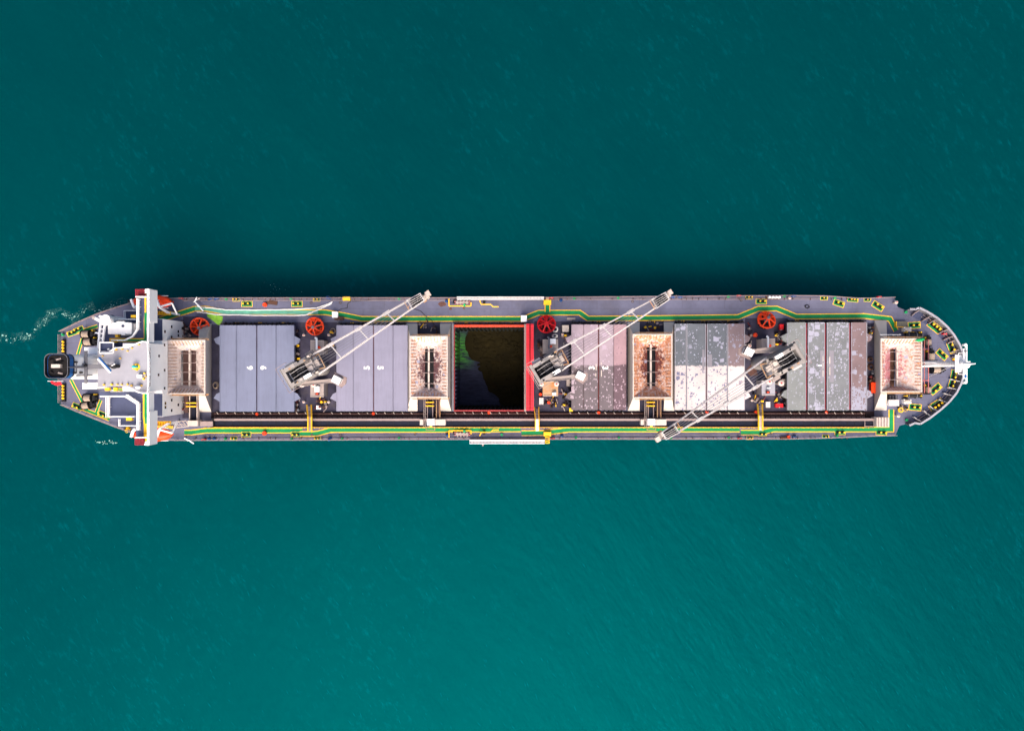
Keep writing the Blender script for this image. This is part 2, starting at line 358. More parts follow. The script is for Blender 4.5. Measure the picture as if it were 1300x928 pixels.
def sea_mat():
    m, nt, b = newmat('sea water'); g = nt.nodes.new('ShaderNodeNewGeometry'); P = g.outputs['Position']
    m0 = nt.nodes.new('ShaderNodeMapping'); m0.inputs['Rotation'].default_value = (0,0,R(-33)); nt.links.new(P, m0.inputs['Vector'])
    mp = nt.nodes.new('ShaderNodeMapping'); mp.inputs['Scale'].default_value = (1.0,.30,1)
    nt.links.new(m0.outputs[0], mp.inputs['Vector']); V = mp.outputs[0]
    big = ramp(nt, noise(nt, P, .008, 3), .3, .7); mid = ramp(nt, noise(nt, V, .09, 5, .6), .3, .7)
    c = mix(nt, mth(nt, 'ADD', mth(nt, 'MULTIPLY', big, .5), mth(nt, 'MULTIPLY', mid, .3)), (.0,.0175,.022), (.0,.026,.030))
    q = nt.nodes.new('ShaderNodeMapping'); q.inputs['Scale'].default_value = (1.0,.42,1); nt.links.new(m0.outputs[0], q.inputs['Vector'])
    cr = mth(nt, 'MULTIPLY', ramp(nt, noise(nt, q.outputs[0], .85, 7, .74), .54, .70), ramp(nt, noise(nt, P, .035, 4, .6), .36, .66))
    c = mix(nt, mth(nt, 'MULTIPLY', cr, .55), c, (.0,.070,.090))  # bright wave crests: highlights painted into the water colour
    h1 = noise(nt, V, 1.3, 8, .66); h2 = noise(nt, V, .16, 4, .55)
    hh = mth(nt, 'ADD', mth(nt, 'MULTIPLY', h1, .40), mth(nt, 'MULTIPLY', h2, .9))
    bp = nt.nodes.new('ShaderNodeBump'); bp.inputs['Strength'].default_value = .36; bp.inputs['Distance'].default_value = 1.0
    nt.links.new(hh, bp.inputs['Height'])
    df = nt.nodes.new('ShaderNodeBsdfDiffuse'); nt.links.new(c, df.inputs['Color']); nt.links.new(bp.outputs[0], df.inputs['Normal'])
    gl = nt.nodes.new('ShaderNodeBsdfGlossy'); gl.inputs['Color'].default_value = (.0,.72,.78,1); gl.inputs['Roughness'].default_value = .56; nt.links.new(bp.outputs[0], gl.inputs['Normal'])
    mx = nt.nodes.new('ShaderNodeMixShader'); mx.inputs[0].default_value = .035
    nt.links.new(df.outputs[0], mx.inputs[1]); nt.links.new(gl.outputs[0], mx.inputs[2])
    nt.links.new(mx.outputs[0], nt.nodes['Material Output'].inputs['Surface'])
    return m
M['sea'] = sea_mat()
def foam_mat():
    m, nt, b = newmat('sea foam'); b.inputs['Base Color'].default_value = (.16,.33,.30,1); b.inputs['Roughness'].default_value = .8; return m
M['foam'] = foam_mat()
def glint_mat():
    m, nt, b = newmat('faint painted glint'); b.inputs['Base Color'].default_value = (.0,.085,.105,1); b.inputs['Roughness'].default_value = .9; b.inputs['Specular IOR Level'].default_value = 0; return m
M['sea_glint'] = glint_mat()
def lace_mat():
    m, nt, b = newmat('lacy foam'); b.inputs['Base Color'].default_value = (.10,.26,.24,1); b.inputs['Roughness'].default_value = .8
    g = nt.nodes.new('ShaderNodeNewGeometry'); uv = nt.nodes.new('ShaderNodeUVMap'); s = nt.nodes.new('ShaderNodeSeparateXYZ'); nt.links.new(uv.outputs[0], s.inputs[0])
    v = nt.nodes.new('ShaderNodeTexVoronoi'); v.feature = 'DISTANCE_TO_EDGE'; v.inputs['Scale'].default_value = 2.4
    ad = nt.nodes.new('ShaderNodeVectorMath'); ad.operation = 'MULTIPLY_ADD'; n_ = nt.nodes.new('ShaderNodeTexNoise'); n_.inputs['Scale'].default_value = 1.2; nt.links.new(g.outputs['Position'], n_.inputs['Vector'])
    nt.links.new(n_.outputs['Color'], ad.inputs[0]); ad.inputs[1].default_value = (1.2,1.2,0); nt.links.new(g.outputs['Position'], ad.inputs[2]); nt.links.new(ad.outputs[0], v.inputs['Vector'])
    lace = ramp(nt, v.outputs['Distance'], .11, .03)
    edge = ramp(nt, mth(nt, 'ABSOLUTE', s.outputs[1]), .95, .15)
    den = ramp(nt, noise(nt, g.outputs['Position'], .45, 4, .7), .44, .62)
    nt.links.new(mth(nt, 'MULTIPLY', mth(nt, 'MULTIPLY', lace, edge), mth(nt, 'MULTIPLY', den, .8)), b.inputs['Alpha']); return m
M['lace'] = lace_mat()
def hold_floor_mat():
    m, nt, b = newmat('wet hold floor'); g = nt.nodes.new('ShaderNodeNewGeometry'); P = g.outputs['Position']
    s = nt.nodes.new('ShaderNodeSeparateXYZ'); nt.links.new(P, s.inputs[0])
    mp = nt.nodes.new('ShaderNodeMapping'); mp.inputs['Scale'].default_value = (.5,2.0,1); nt.links.new(P, mp.inputs['Vector'])
    nz = noise(nt, mp.outputs[0], 1.0, 6, .7)
    out = mix(nt, ramp(nt, nz, .35, .7), (.010,.012,.030), (.035,.042,.085))
    # green light at the aft end, painted into the floor colour
    fx = ramp(nt, mth(nt, 'ADD', s.outputs[0], mth(nt, 'MULTIPLY', nz, 3)), -6.6, -10.2)
    fy = ramp(nt, mth(nt, 'ABSOLUTE', mth(nt, 'SUBTRACT', s.outputs[1], 3.4)), 4.6, .6)
    gr = mth(nt, 'MULTIPLY', mth(nt, 'MULTIPLY', fx, fy), ramp(nt, nz, .42, .6))
    out = mix(nt, gr, out, (.10,.55,.01))
    nt.links.new(out, b.inputs['Base Color']); b.inputs['Roughness'].default_value = .7; b.inputs['Specular IOR Level'].default_value = .2
    return m
M['holdfloor'] = hold_floor_mat()
M['residue'] = paint('cargo residue', (.021,.0155,.0025), .35, .25, (.055,.035,.008), rough=.95, scale=.5)
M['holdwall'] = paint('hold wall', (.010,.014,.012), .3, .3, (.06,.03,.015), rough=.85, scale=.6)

# ------------------------------------------------------------------ sea
HX0, HY0 = W(577, 520.5, 1.6); HX1, HY1 = W(666.5, 415, 1.6)
b = MB(); S = 7000; a0, b0, a1, b1 = HX0-.6, HY0-.6, HX1+.6, HY1+.6
for r in ((-S,-S,a0,S), (a1,-S,S,S), (a0,-S,a1,b0), (a0,b1,a1,S)): b.sheet([(r[0],r[1]),(r[2],r[1]),(r[2],r[3]),(r[0],r[3])], SEA)
b.build('sea_water', M['sea'], kind='structure')
# foam flecks, and glints painted as slivers
b = MB()
wake = [(-20,440),(5,428),(20,431),(40,424),(62,400),(76,397),(92,404),(104,395),(116,389),(124,399),(134,390),(148,386),(162,382)]
def fleck(px, py, r):
    x, y = W(px, py, SEA); n = 6; a = random.uniform(0, 6.28); e = random.uniform(.35, .9); aa = random.uniform(-.3, .9)
    pts = []
    for i in range(n):
        t = a+6.28*i/n; k = r*random.uniform(.6, 1.2); X = k*math.cos(t); Y = k*math.sin(t)*e
        pts.append((x+X*math.cos(aa)-Y*math.sin(aa), y+X*math.sin(aa)+Y*math.cos(aa)))
    b.sheet(pts, SEA+.02+random.random()*.05)
for i in range(len(wake)-1):
    (x0,y0),(x1,y1) = wake[i], wake[i+1]; L = math.hypot(x1-x0, y1-y0)
    n = int(L*random.uniform(.2, .9))
    for _ in range(n):
        t = random.random(); spread = 1.0+2.2*(1-i/len(wake))
        fleck(x0+(x1-x0)*t+random.gauss(0, 1.5), y0+(y1-y0)*t+random.gauss(0, spread*.8), random.choice((.08,.10,.14,.18,.26)))
for _ in range(26): fleck(138+random.gauss(0, 7), 561+random.gauss(0, 1.2), random.uniform(.08,.26))
for _ in range(16): fleck(350+random.gauss(0, 14), 367+random.gauss(0, 4), random.uniform(.06,.13))
for _ in range(420):        # sea glints painted as thin pale slivers, denser toward the foot of the frame
    px = random.uniform(0,1300); t_ = random.random()**.6; py = 575+t_*350
    if random.random() < .03: py = random.uniform(10,360)
    x, y = W(px, py, SEA); L = random.uniform(.2,.9); w_ = random.uniform(.03,.08); a = R(-57+random.uniform(-14,14)); c_, s_ = math.cos(a), math.sin(a)
    b.add([(x-L*c_,y-L*s_,SEA+.02),(x+w_*s_,y-w_*c_,SEA+.03),(x+L*c_,y+L*s_,SEA+.02),(x-w_*s_,y+w_*c_,SEA+.03)], [(0,1,2,3)], 1)
b.build('sea_foam_glints', [M['foam'], M['sea_glint']], kind='stuff')
# lacy film of bubbles along the wake
me = bpy.data.meshes.new('wake_foam'); vs = []; fs = []; uvs = []
WP = [Vector(W(px, py, SEA)) for px, py in wake]; cum = 0.0
for i, p in enumerate(WP):
    d = (WP[min(i+1,len(WP)-1)]-WP[max(i-1,0)]).normalized(); nn = Vector((-d.y, d.x)); hw = 1.5
    if i: cum += (p-WP[i-1]).length
    for v_ in (-1,0,1): q = p+nn*hw*v_; vs.append((q.x,q.y,SEA+.012)); uvs.append((cum, v_))
for i in range(len(WP)-1):
    for k in (0,1): a = i*3+k; fs.append((a,a+3,a+4,a+1))
me.from_pydata(vs, [], fs); ul = me.uv_layers.new(name='across')
for lp in me.loops: ul.data[lp.index].uv = uvs[lp.vertex_index]
me.materials.append(M['lace']); wo = bpy.data.objects.new('wake_foam', me); col.objects.link(wo); wo['kind'] = 'stuff'

# ------------------------------------------------------------------ ship: hull and decks
ship = thing('cargo_ship', (0, 0, SEA), 'long grey decked bulk carrier with cranes, hoppers and one open hold seen from above', 'ship')
TOP = [(78,420),(100,409),(125,398),(150,389.5),(172,383),(200,378.5),(240,377.8),(420,377.5),(610,377.5),(740,376.5),(880,375.5),(1000,374.6),(1050,375.2),(1085,378),(1100,378.6),(1120,377),(1134.5,376.8),(1137,383),(1140,390),(1150,394),(1157,394.5),(1162,392.5),(1172,397.5),(1184,405),(1196,415.5),(1205,426.5),(1212,438.5),(1216.5,450),(1218.5,462)]
BOT = [(1217.5,474),(1214,486),(1208,498),(1199,509),(1188,519),(1175,529),(1163,536.5),(1156,535.5),(1149,538.5),(1142,540.5),(1139.5,546),(1136.5,553.5),(1110,554),(1080,555.5),(1040,557),(1000,557.8),(880,558),(740,558),(610,558.3),(420,559),(300,559.5),(215,559.5),(190,555.5),(160,546.5),(130,535.5),(100,523),(80,514.5),(77,512),(77,424)]
OUT = [W(x, y, 0) for x, y in TOP+BOT]
def clipx(poly, x, keep_left):
    out = []
    for i in range(len(poly)):
        a = poly[i]; c = poly[(i+1) % len(poly)]
        ia = (a[0] <= x) == keep_left; ic = (c[0] <= x) == keep_left
        if ia: out.append(a)
        if ia != ic:
            t = (x-a[0])/(c[0]-a[0]); out.append((x, a[1]+(c[1]-a[1])*t))
    return out
b = MB()
b.sheet(clipx(OUT, HX0, True), 0); b.sheet(clipx(OUT, HX1, False), 0)
midp = clipx(clipx(OUT, HX0, False), HX1, True)
yt = max(p[1] for p in midp); yb = min(p[1] for p in midp)
b.sheet([(HX0,HY1),(HX1,HY1),(HX1,W(666,377.2)[1]),(HX0,W(577,377.5)[1])], 0)
b.sheet([(HX0,HY0),(HX1,HY0),(HX1,W(666,558.2)[1]),(HX0,W(577,558.4)[1])], 0)
b.build('main_deck', M['deck'], ship)
b = MB(); n = len(OUT)
def ring(z, s, bow):
    r = []
    for (x, y) in OUT:
        k = max(0, (x-70)/25.0); r.append(((x*s - bow*k*k*2.2 if x > 70 else x*s), y*(s-.10*min(1, k)*bow), z))
    return r
rings = [[(p[0], p[1], -.02) for p in OUT], ring(-3.0, .999, .25), ring(-8.5, .995, .8), ring(-10, .994, .85), ring(-17, .985, 1.0)]
for k in range(len(rings)-1):
    b.add(rings[k]+rings[k+1], [(i, (i+1) % n, n+(i+1) % n, n+i)[::-1] for i in range(n)], 0 if k < 2 else 1)
b.build('hull', [M['hull'], M['hullred']], ship)

# dark sheets between the hatches: clutter shadow painted on, with some grime
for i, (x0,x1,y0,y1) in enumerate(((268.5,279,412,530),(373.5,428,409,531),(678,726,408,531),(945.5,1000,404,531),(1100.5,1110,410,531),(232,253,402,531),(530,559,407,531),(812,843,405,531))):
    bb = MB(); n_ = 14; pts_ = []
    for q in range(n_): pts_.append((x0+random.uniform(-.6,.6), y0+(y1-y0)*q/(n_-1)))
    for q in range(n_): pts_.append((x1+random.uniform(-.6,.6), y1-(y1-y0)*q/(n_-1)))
    bb.sheet([W(*p) for p in pts_], .0025); bb.build('painted_deck_shade', M['deck_shade_grime'], ship)
# deck markings
def walkway(pts, half=.42, line=.17, z=.004, g='green', name='walkway'):
    P = [W(x, y) for x, y in pts]
    bb = MB(); strip(bb, P, -half-line, half+line, z); bb.build('walkway_border', M['yellow'], ship)
    bb = MB(); strip(bb, P, -half, half, z+.004); return bb.build('walkway', M[g], ship)
walkway([(203,406),(212,403),(248,391.8)])
walkway([(247.5,392),(262,392),(286,396.5),(404,396.6)], g='green_pale', z=.012)
walkway([(404,396.6),(413,396.6),(434,399.8),(459,404.8),(480,405),(664,405),(684,397),(736,397),(746.5,404.5),(800,404.2),(860,403.6),(937,402.6),(963,392),(986,391.8),(1011,402),(1097,401.3),(1130,405),(1137.5,420)])
walkway([(695,396),(695,387)], z=.02)
walkway([(234,549),(243,549),(262,546.6),(384,546.6)])
walkway([(380.5,550.8),(397,550.8),(404,550),(420,545.8),(572,545.5),(661,545)], z=.02)
walkway([(662,549.8),(690,549.5),(722,545.4),(780,545.2),(939,545.2)], z=.012)
walkway([(940.5,549),(966,549),(982,545.2),(1060,545.2),(1131.5,545.2),(1131.5,520)], z=.02)
for i, pts in enumerate(([(108,418.5),(98.5,451)], [(90,482),(109,519)], [(122,524),(128,508)])): walkway(pts, .22, .13, z=.012)
for pts in ([(88,425),(124,414)], [(93,514),(139,532.5)]): walkway(pts, .26, .13)
# yellow step pad and short yellow strips by hatch coamings
bb = MB()
for x in (300,330,360,447,476,592,650,760,782,867,893,925,1012,1042,1073):
    y = 409.5 - (3 if x > 1000 else (2 if x > 850 else (1 if x > 700 else 0))); bb.pbox(x-2.2, y-.8, x+2.2, y+.7, 0, .25)
for x in (327,475,761,898,1047): bb.pbox(x-5, 529.4, x+5, 530.4, 0, .5)
bb.build('yellow_step', M['yellow'], ship, kind='stuff')
bb = MB(); bb.sheet([W(x,y) for x,y in ((262,396),(269,397),(281,405),(279,413),(276,412),(270,407),(263,402))], .022)
bb.sheet([W(x,y) for x,y in ((276,400),(283,402),(282,411),(277,412.5))], .028); bb.build('green_patch', M['lime'], ship)  # flat lime green patch beside the walkway
bb = MB()
for (px,py,rx,ry) in ((342,384.5,6,2.4),(561,386,5,3.5),(572,392,2,2),(589,391,1.6,2.2),(716,455,3,6),(955,470,8,9),(975,482,5,8)):
    bb = MB(); x,y = W(px,py); bb.sheet([(x+rx/6*random.uniform(.6,1.2)*math.cos(t*.628), y+ry/6*random.uniform(.6,1.2)*math.sin(t*.628)) for t in range(10)], .03+random.random()*.02); bb.build('rust_stain', M['rustpatch'], ship)

# bulwark + railing
def along(pts, z, step):
    out = []
    for i in range(len(pts)-1):
        a = Vector(W(*pts[i])); c = Vector(W(*pts[i+1])); L = (c-a).length; n = max(1, int(L/step))
        for k in range(n): p = a.lerp(c, k/n); out.append((p.x, p.y, z))
    p = W(*pts[-1]); out.append((p[0], p[1], z)); return out
def inset(p, d=.18):
    x, y, z = p; r = math.hypot(max(0, x-70), y); return (x-(d*.7 if x > 75 else 0)*(1 if x > 0 else -1), y-d*(1 if y > 0 else -1), z)
for nm, pts in (('railing', TOP[:17]), ('railing', BOT[11:27]), ('railing', [(77.5,424),(77.5,512)])):
    P = [inset(p) for p in along(pts, 0, 1.6)]; bb = MB()
    for p in P: bb.beam(p, (p[0], p[1], 1.05), .09, .09)
    for h in (.35,.7,1.05): bb.tube([(p[0], p[1], h) for p in P[::2]+[P[-1]]], .045, 4)
    bb.build(nm, M['rail'], ship)
bow = TOP[19:] + BOT[:9]
P = [(x,y,0) for x,y in [W(*p) for p in bow]]; bb = MB()
for i in range(len(P)-1):
    a = Vector(P[i]); c = Vector(P[i+1]); d = (c-a).normalized(); nn = Vector((-d.y, d.x, 0))*-1
    # plate, flaring outward, with a flat cap rail
    bb.add([a, c, c+Vector((0,0,1.5))-nn*.22, a+Vector((0,0,1.5))-nn*.22, a+nn*.08, c+nn*.08, c+Vector((0,0,1.5))-nn*.14, a+Vector((0,0,1.5))-nn*.14], [(0,1,2,3),(7,6,5,4),(0,3,7,4),(1,5,6,2)])
    bb.add([a+Vector((0,0,1.5))-nn*.34, c+Vector((0,0,1.5))-nn*.34, c+Vector((0,0,1.5))+nn*.06, a+Vector((0,0,1.5))+nn*.06, a+Vector((0,0,1.6))-nn*.34, c+Vector((0,0,1.6))-nn*.34, c+Vector((0,0,1.6))+nn*.06, a+Vector((0,0,1.6))+nn*.06], [(4,5,6,7),(0,4,7,3),(1,2,6,5),(3,2,1,0),(0,1,5,4),(2,3,7,6)], 1)
bb.build('bow_bulwark', [M['grey'], M['roof_grey']], ship)
bb = MB(); strip(bb, [(p[0],p[1]) for p in P[2:-2]], -1.75, -.1, .014); bb.build('bulwark_gutter', M['deck_blue'], ship)
# deck bays at the bow bulwark
bays = [((1163,394),(1156,401)),((1177,402),(1169,408)),((1184,406),(1177,411.5)),((1199,418.5),(1190,423.5)),((1205.5,427),(1196,432)),((1208,432),(1201,436.5)),((1213,444),(1205,447.5)),((1216,452.5),(1206,454)),
        ((1215,484.5),(1204,481)),((1211,494.5),(1202,491.5)),((1206,502.5),(1196,499)),((1199,511),(1190,507)),((1187,522),(1178,515)),((1178,528.5),(1171,521)),((1166,535),(1158.5,529))]
for (p, q) in bays:
    a = W3(*p); c = W3(*q); a.z = c.z = .35; bb = MB(); bb.beam(a, c, .14, .7); a2 = a.copy(); a2.z = 1.0
    bb.beam(a2, a.lerp(c, .35)+Vector((0,0,.3)), .14, .7); bb.build('bulwark_stay', M['rail'] if p[1] < 460 else M['boom'], ship)
bb = MB()
for i in range(0, len(bow)-3):
    if bow[i][0] < 1165: continue
    a = Vector(P[i]); c = Vector(P[i+1]); d = (c-a).normalized(); nn = Vector((d.y, -d.x, 0))
    bb.beam(a+nn*.9+Vector((0,0,.06)), c+nn*.9+Vector((0,0,.06)), .07, .12); bb.beam(a+nn*.5+Vector((0,0,.4)), c+nn*.5+Vector((0,0,.4)), .07, .1)
bb.build('inner_rail', M['rail'], ship)

# ------------------------------------------------------------------ hatches
YT = {1:(413,522.5),2:(413,522),3:(412,520.5),4:(411,520.5),5:(409.3,521)}
ZC0, ZC1 = 1.7, 2.45
def ear_pts(x, sgn, dy, up):
    if up: L = [(0,426.4),(7.5,430.3),(5.2,435.8),(0,438.4)]
    else: L = [(0,498),(4.3,500),(7.9,505.6),(0,509.8)]
    return [(x+sgn*a, y+dy) for a, y in L]
def digit(txt, px, py, ang, parent, h=1.2, m=None):
    cu = bpy.data.curves.new('digit', 'FONT'); cu.body = txt; cu.size = h*1.35; cu.align_x = 'CENTER'; cu.align_y = 'CENTER'; cu.offset = .05
    ob = bpy.data.objects.new('digit', cu); col.objects.link(ob); bpy.context.view_layer.update()
    me = bpy.data.meshes.new_from_object(ob.evaluated_get(bpy.context.evaluated_depsgraph_get()))
    bpy.data.objects.remove(ob)
    o = bpy.data.objects.new('hatch_number', me); col.objects.link(o); me.materials.clear(); me.materials.append(m or M['white'])
    x, y = W(px, py, ZC1+.006); o.parent = parent.parent if False else parent
    off = Vector((0,0,0)); p = parent
    while p: off += p.location; p = p.parent
    o.location = Vector((x, y, ZC1+.006))-off; o.rotation_euler = (0,0,ang); return o
def hatch(k, seams, mats, gap, earL=True, earR=True, dy=0, seam_m='red_dark', open_=False, num=None, numx=None, lab=None):
    y0, y1 = YT[k]
    # coaming with its stiffeners
    hx0, _ = W(seams[0]+1.8, y0, ZC0); hx1, _ = W(seams[-1]-1.8, y0, ZC0); _, wy0 = W(0, y1-1.6, ZC0); _, wy1 = W(0, y0+1.6, ZC0)
    bb = MB(); t = .3
    bb.box(hx0,wy0,0,hx0+t,wy1,ZC0-.02); bb.box(hx1-t,wy0,0,hx1,wy1,ZC0-.02); bb.box(hx0+t,wy0,0,hx1-t,wy0+t,ZC0-.02); bb.box(hx0+t,wy1-t,0,hx1-t,wy1,ZC0-.02)
    co = bb.build('hatch_coaming', M['red_dark'], ship)
    bb = MB(); yy = wy0+.4
    while yy < wy1-.3:
        for (xa, s) in ((hx0,-1),(hx1,1)): bb.add([(xa,yy,0),(xa+s*.9,yy,0),(xa+s*.45,yy,ZC0-.1),(xa,yy,ZC0-.1),(xa,yy+.08,0),(xa+s*.9,yy+.08,0),(xa+s*.45,yy+.08,ZC0-.1),(xa,yy+.08,ZC0-.1)], [(0,1,2,3),(7,6,5,4),(1,5,6,2),(3,2,6,7),(0,3,7,4)])
        yy += .9
    xx = hx0+.4
    while xx < hx1-.3:
        for (ya, s) in ((wy0,-1),(wy1,1)): bb.add([(xx,ya,0),(xx,ya+s*.9,0),(xx,ya+s*.5,ZC0-.1),(xx,ya,ZC0-.1),(xx+.08,ya,0),(xx+.08,ya+s*.9,0),(xx+.08,ya+s*.5,ZC0-.1),(xx+.08,ya,ZC0-.1)], [(0,1,2,3),(7,6,5,4),(1,5,6,2),(3,2,6,7),(0,3,7,4)])
        xx += .9
    bb.build('stiffener', M['black'], co, kind='stuff')
    bb = MB(); bb.pbox(seams[0]+1.5, y0+1.2, seams[-1]-1.5, y1-1.2, ZC0, ZC0+.35); cov = bb.build('hatch_cover', M[seam_m], ship)
    if lab: cov['label'] = lab
    n = len(seams)-1
    for i in range(n):
        g0 = gap*(1 if (gap > 2 or i == 2) else .3); g1 = gap*(1 if (gap > 2 or i == 1) else .3); a = seams[i]+(g0/2 if i else 0); c = seams[i+1]-(g1/2 if i < n-1 else 0)
        pts = [(a,y0),(c,y0)]
        if i == n-1 and earR: pts += ear_pts(c, 1, dy, True) + ear_pts(c, 1, dy, False)
        pts += [(c,y1),(a,y1)]
        if i == 0 and earL: pts += ear_pts(a, -1, dy, False)[::-1] + ear_pts(a, -1, dy, True)[::-1]
        bb = MB(); bb.pprism(pts, ZC0+.02, ZC1-.03*(i % 2)); p = bb.build('hatch_panel', M[mats[i]], cov)
        # raised edge bars
        bb = MB(); zt = ZC1-.03*(i % 2)
        for xx in (a+.35, c-.35): x, ya = W(xx, y0+.4, zt); _, yb_ = W(xx, y1-.4, zt); bb.box(x-.05, yb_, zt, x+.05, ya, zt+.10)
        bb.build('edge_bar', M['roof_grey'] if k > 3 else M[mats[i]], cov)
    if num:
        digit(num, numx[0], 467, R(90), cov); digit(num, numx[1], 467, R(-90), cov)
    return cov
c1 = hatch(1, [279,300,326,350.5,373.5], ['hatch6']*4, 1.2, num='6', numx=(317.5,334), lab='plain blue grey folding hatch cover nearest the stern')
c2 = hatch(2, [427,448.5,474.2,499,517.5], ['hatch5']*4, 1.2, earR=False, num='5', numx=(466,482.5), lab='lavender hatch cover with white numerals, second from the stern')
c4 = hatch(3, [725.5,741,760,779,795], ['h3a','h3a','h3a','h3b'], 1.6, earR=False, dy=-1, num='3', numx=(751.5,768), lab='mauve hatch cover with dark worn lower half')
c5 = hatch(4, [856.5,871.5,896.8,923.5,945.5], ['h2a','h2a','h2a','h2b'], 1.4, earL=False, dy=-2.2, lab='hatch cover dark above and white specked below')
c6 = hatch(5, [999.5,1024.3,1048.3,1079.2,1100.5], ['h1a','h1b','h1b','h1c'], 2.7, dy=-3.5, seam_m='seam_red', lab='patchy grey hatch cover nearest the bow with dark red gaps')
for a_, nm in ((1041,'I'),): 
    bb = MB(); bb.pbox(1038.8,463.3,1043.4,464.8, ZC1, ZC1+.012); bb.build('hatch_number', M['white'], c6)
bb = MB()
for (x0,y0,x1,y1) in ((756.2,462,757.4,470),(755.8,474,757,478),(762.9,460,763.7,463),(763,470,764,478),(1044.5,452,1045.4,459),(1044.6,460.5,1045.3,468),(1044.4,470,1045.4,478),(1052.8,453,1054,462),(1053,466,1054,476)):
    bb.pbox(x0,y0,x1,y1,ZC1,ZC1+.012)
bb.build('touch_up_paint', M['cream'], c6)
bb = MB()   # long pale primer strips along joints
for (x0,y0,x1,y1,) in ((891.5,444,894.5,470),(899,450,904,466),):
    bb.pbox(x0,y0,x1,y1,ZC1,ZC1+.008)
bb.build('primer_strip', M['primer'], c5)
bb = MB()
for (x0,y0,x1,y1) in ((1041.4,445,1045.8,485),(1053,445,1058.5,485)): bb.pbox(x0,y0,x1,y1,ZC1,ZC1+.008)
bb.build('primer_strip', M['primer'], c6)

# open hold: coaming, folded covers, walls, floor
bb = MB(); ZR = 1.6
bb.box(HX0,HY1,0,HX1,HY1+.42,ZR); bb.build('open_hold_coaming', M['redorange'], ship)
bb = MB(); bb.box(HX0-.25,HY0-.3,0,HX0,HY1+.42,ZR); bb.box(HX1,HY0-.3,0,HX1+.2,HY1+.42,ZR); bb.box(HX0,HY0-.3,0,HX1,HY0,ZR); bb.build('open_hold_coaming', M['rimred'], ship)
bb = MB()
for i in range(27):
    xx = HX0+.3+i*.6; bb.box(xx,HY1+.42,0,xx+.08,HY1+.85,1.3)
bb.build('coaming_bracket', M['red_dark'], ship, kind='stuff')
bb = MB(); zf = -11.5
for i in range(40):   # corrugated bulkheads and ribs
    y0 = HY0+(HY1-HY0)*i/40; y1 = HY0+(HY1-HY0)*(i+1)/40; d = .35 if i % 2 else 0
    bb.box(HX1-d*.6, y0, zf, HX1+.5, y1, 0)
for i in range(34):
    x0 = HX0+(HX1-HX0)*i/34; x1 = HX0+(HX1-HX0)*(i+1)/34; d = .35 if i % 2 else 0
    bb.box(x0, HY1-d, zf, x1, HY1+.5, 0); bb.box(x0, HY0-.5, zf, x1, HY0+d, 0)
bb.build('hold_wall', M['holdwall'], ship)
bb = MB()
for i in range(40):
    y0 = HY0+(HY1-HY0)*i/40; y1 = HY0+(HY1-HY0)*(i+1)/40; d = .35 if i % 2 else 0; bb.box(HX0-.5, y0, zf, HX0+d*.6, y1, 0)
bb.build('hold_wall', M['holdfloor'], ship)  # aft wall carries the same painted green light
bb = MB(); bb.sheet([(HX0,HY0),(HX1,HY0),(HX1,HY1),(HX0,HY1)], zf)
for i in range(34):
    y = HY0+(HY1-HY0)*(i+.5)/34; bb.box(HX0+.4, y-.09, zf, HX1-.4, y+.09, zf+.10)
bb.build('hold_floor', M['holdfloor'], ship)
bb = MB()
zz = zf+.5
def FW(px, py): return W(px, py, zz)
edge = [(597,417),(590,428),(590,441),(594,450),(600,457),(611,461),(613,470),(613,481),(619,490),(621,497),(631,503),(636,513),(640,519),(664,519),(665,417)]
pts = []
for i in range(len(edge)):
    a = edge[i]; c = edge[(i+1) % len(edge)]
    for t in range(3):
        pts.append(FW(a[0]+(c[0]-a[0])*t/3+(random.uniform(-1.2,1.2) if i < 12 else 0), a[1]+(c[1]-a[1])*t/3))
bb.prism(pts, zf+.1, zz-.2)
for _ in range(260):
    px, py = random.uniform(600,662), random.uniform(421,516)
    if px < 600+max(0, (py-455))*.75: continue
    x, y = FW(px, py); r = random.uniform(.25,1.1); bb.dome(x, y, zz-.25, r, r*random.uniform(.5,1), random.uniform(.08,.35), 7, 2, jit=.25)
bb.build('cargo_residue', M['residue'], ship, kind='stuff')
# folded hatch cover panels standing on edge forward of the hold
cov = MB(); cov.pbox(665.5,411.5,668,522.5,0,2.2); cvr = cov.build('hatch_cover', M['rim'], ship); cvr['label'] = 'opened hatch cover folded upright showing its red underside'
for (a_, c_) in ((668.2,672.2),(673.6,677.6)):
    bb = MB(); bb.pbox(a_, 411.2, c_, 521.3, .2, 4.2); q = bb.build('hatch_panel', M['red'], cvr)
    bb = MB()
    for i in range(26): y = 413+i*4.2; bb.pbox(a_+.4, y, c_-.4, y+.5, 4.2, 4.3)
    bb.build('panel_rib', M['red'], cvr)
bb = MB(); bb.pbox(672.3,412,673.4,521,0,3.4); bb.build('hinge_line', M['red_dark'], cvr)
bb = MB(); bb.pbox(573.6,411,576,522,0,1.9); bb.build('coaming_walk', M['grey'], ship)

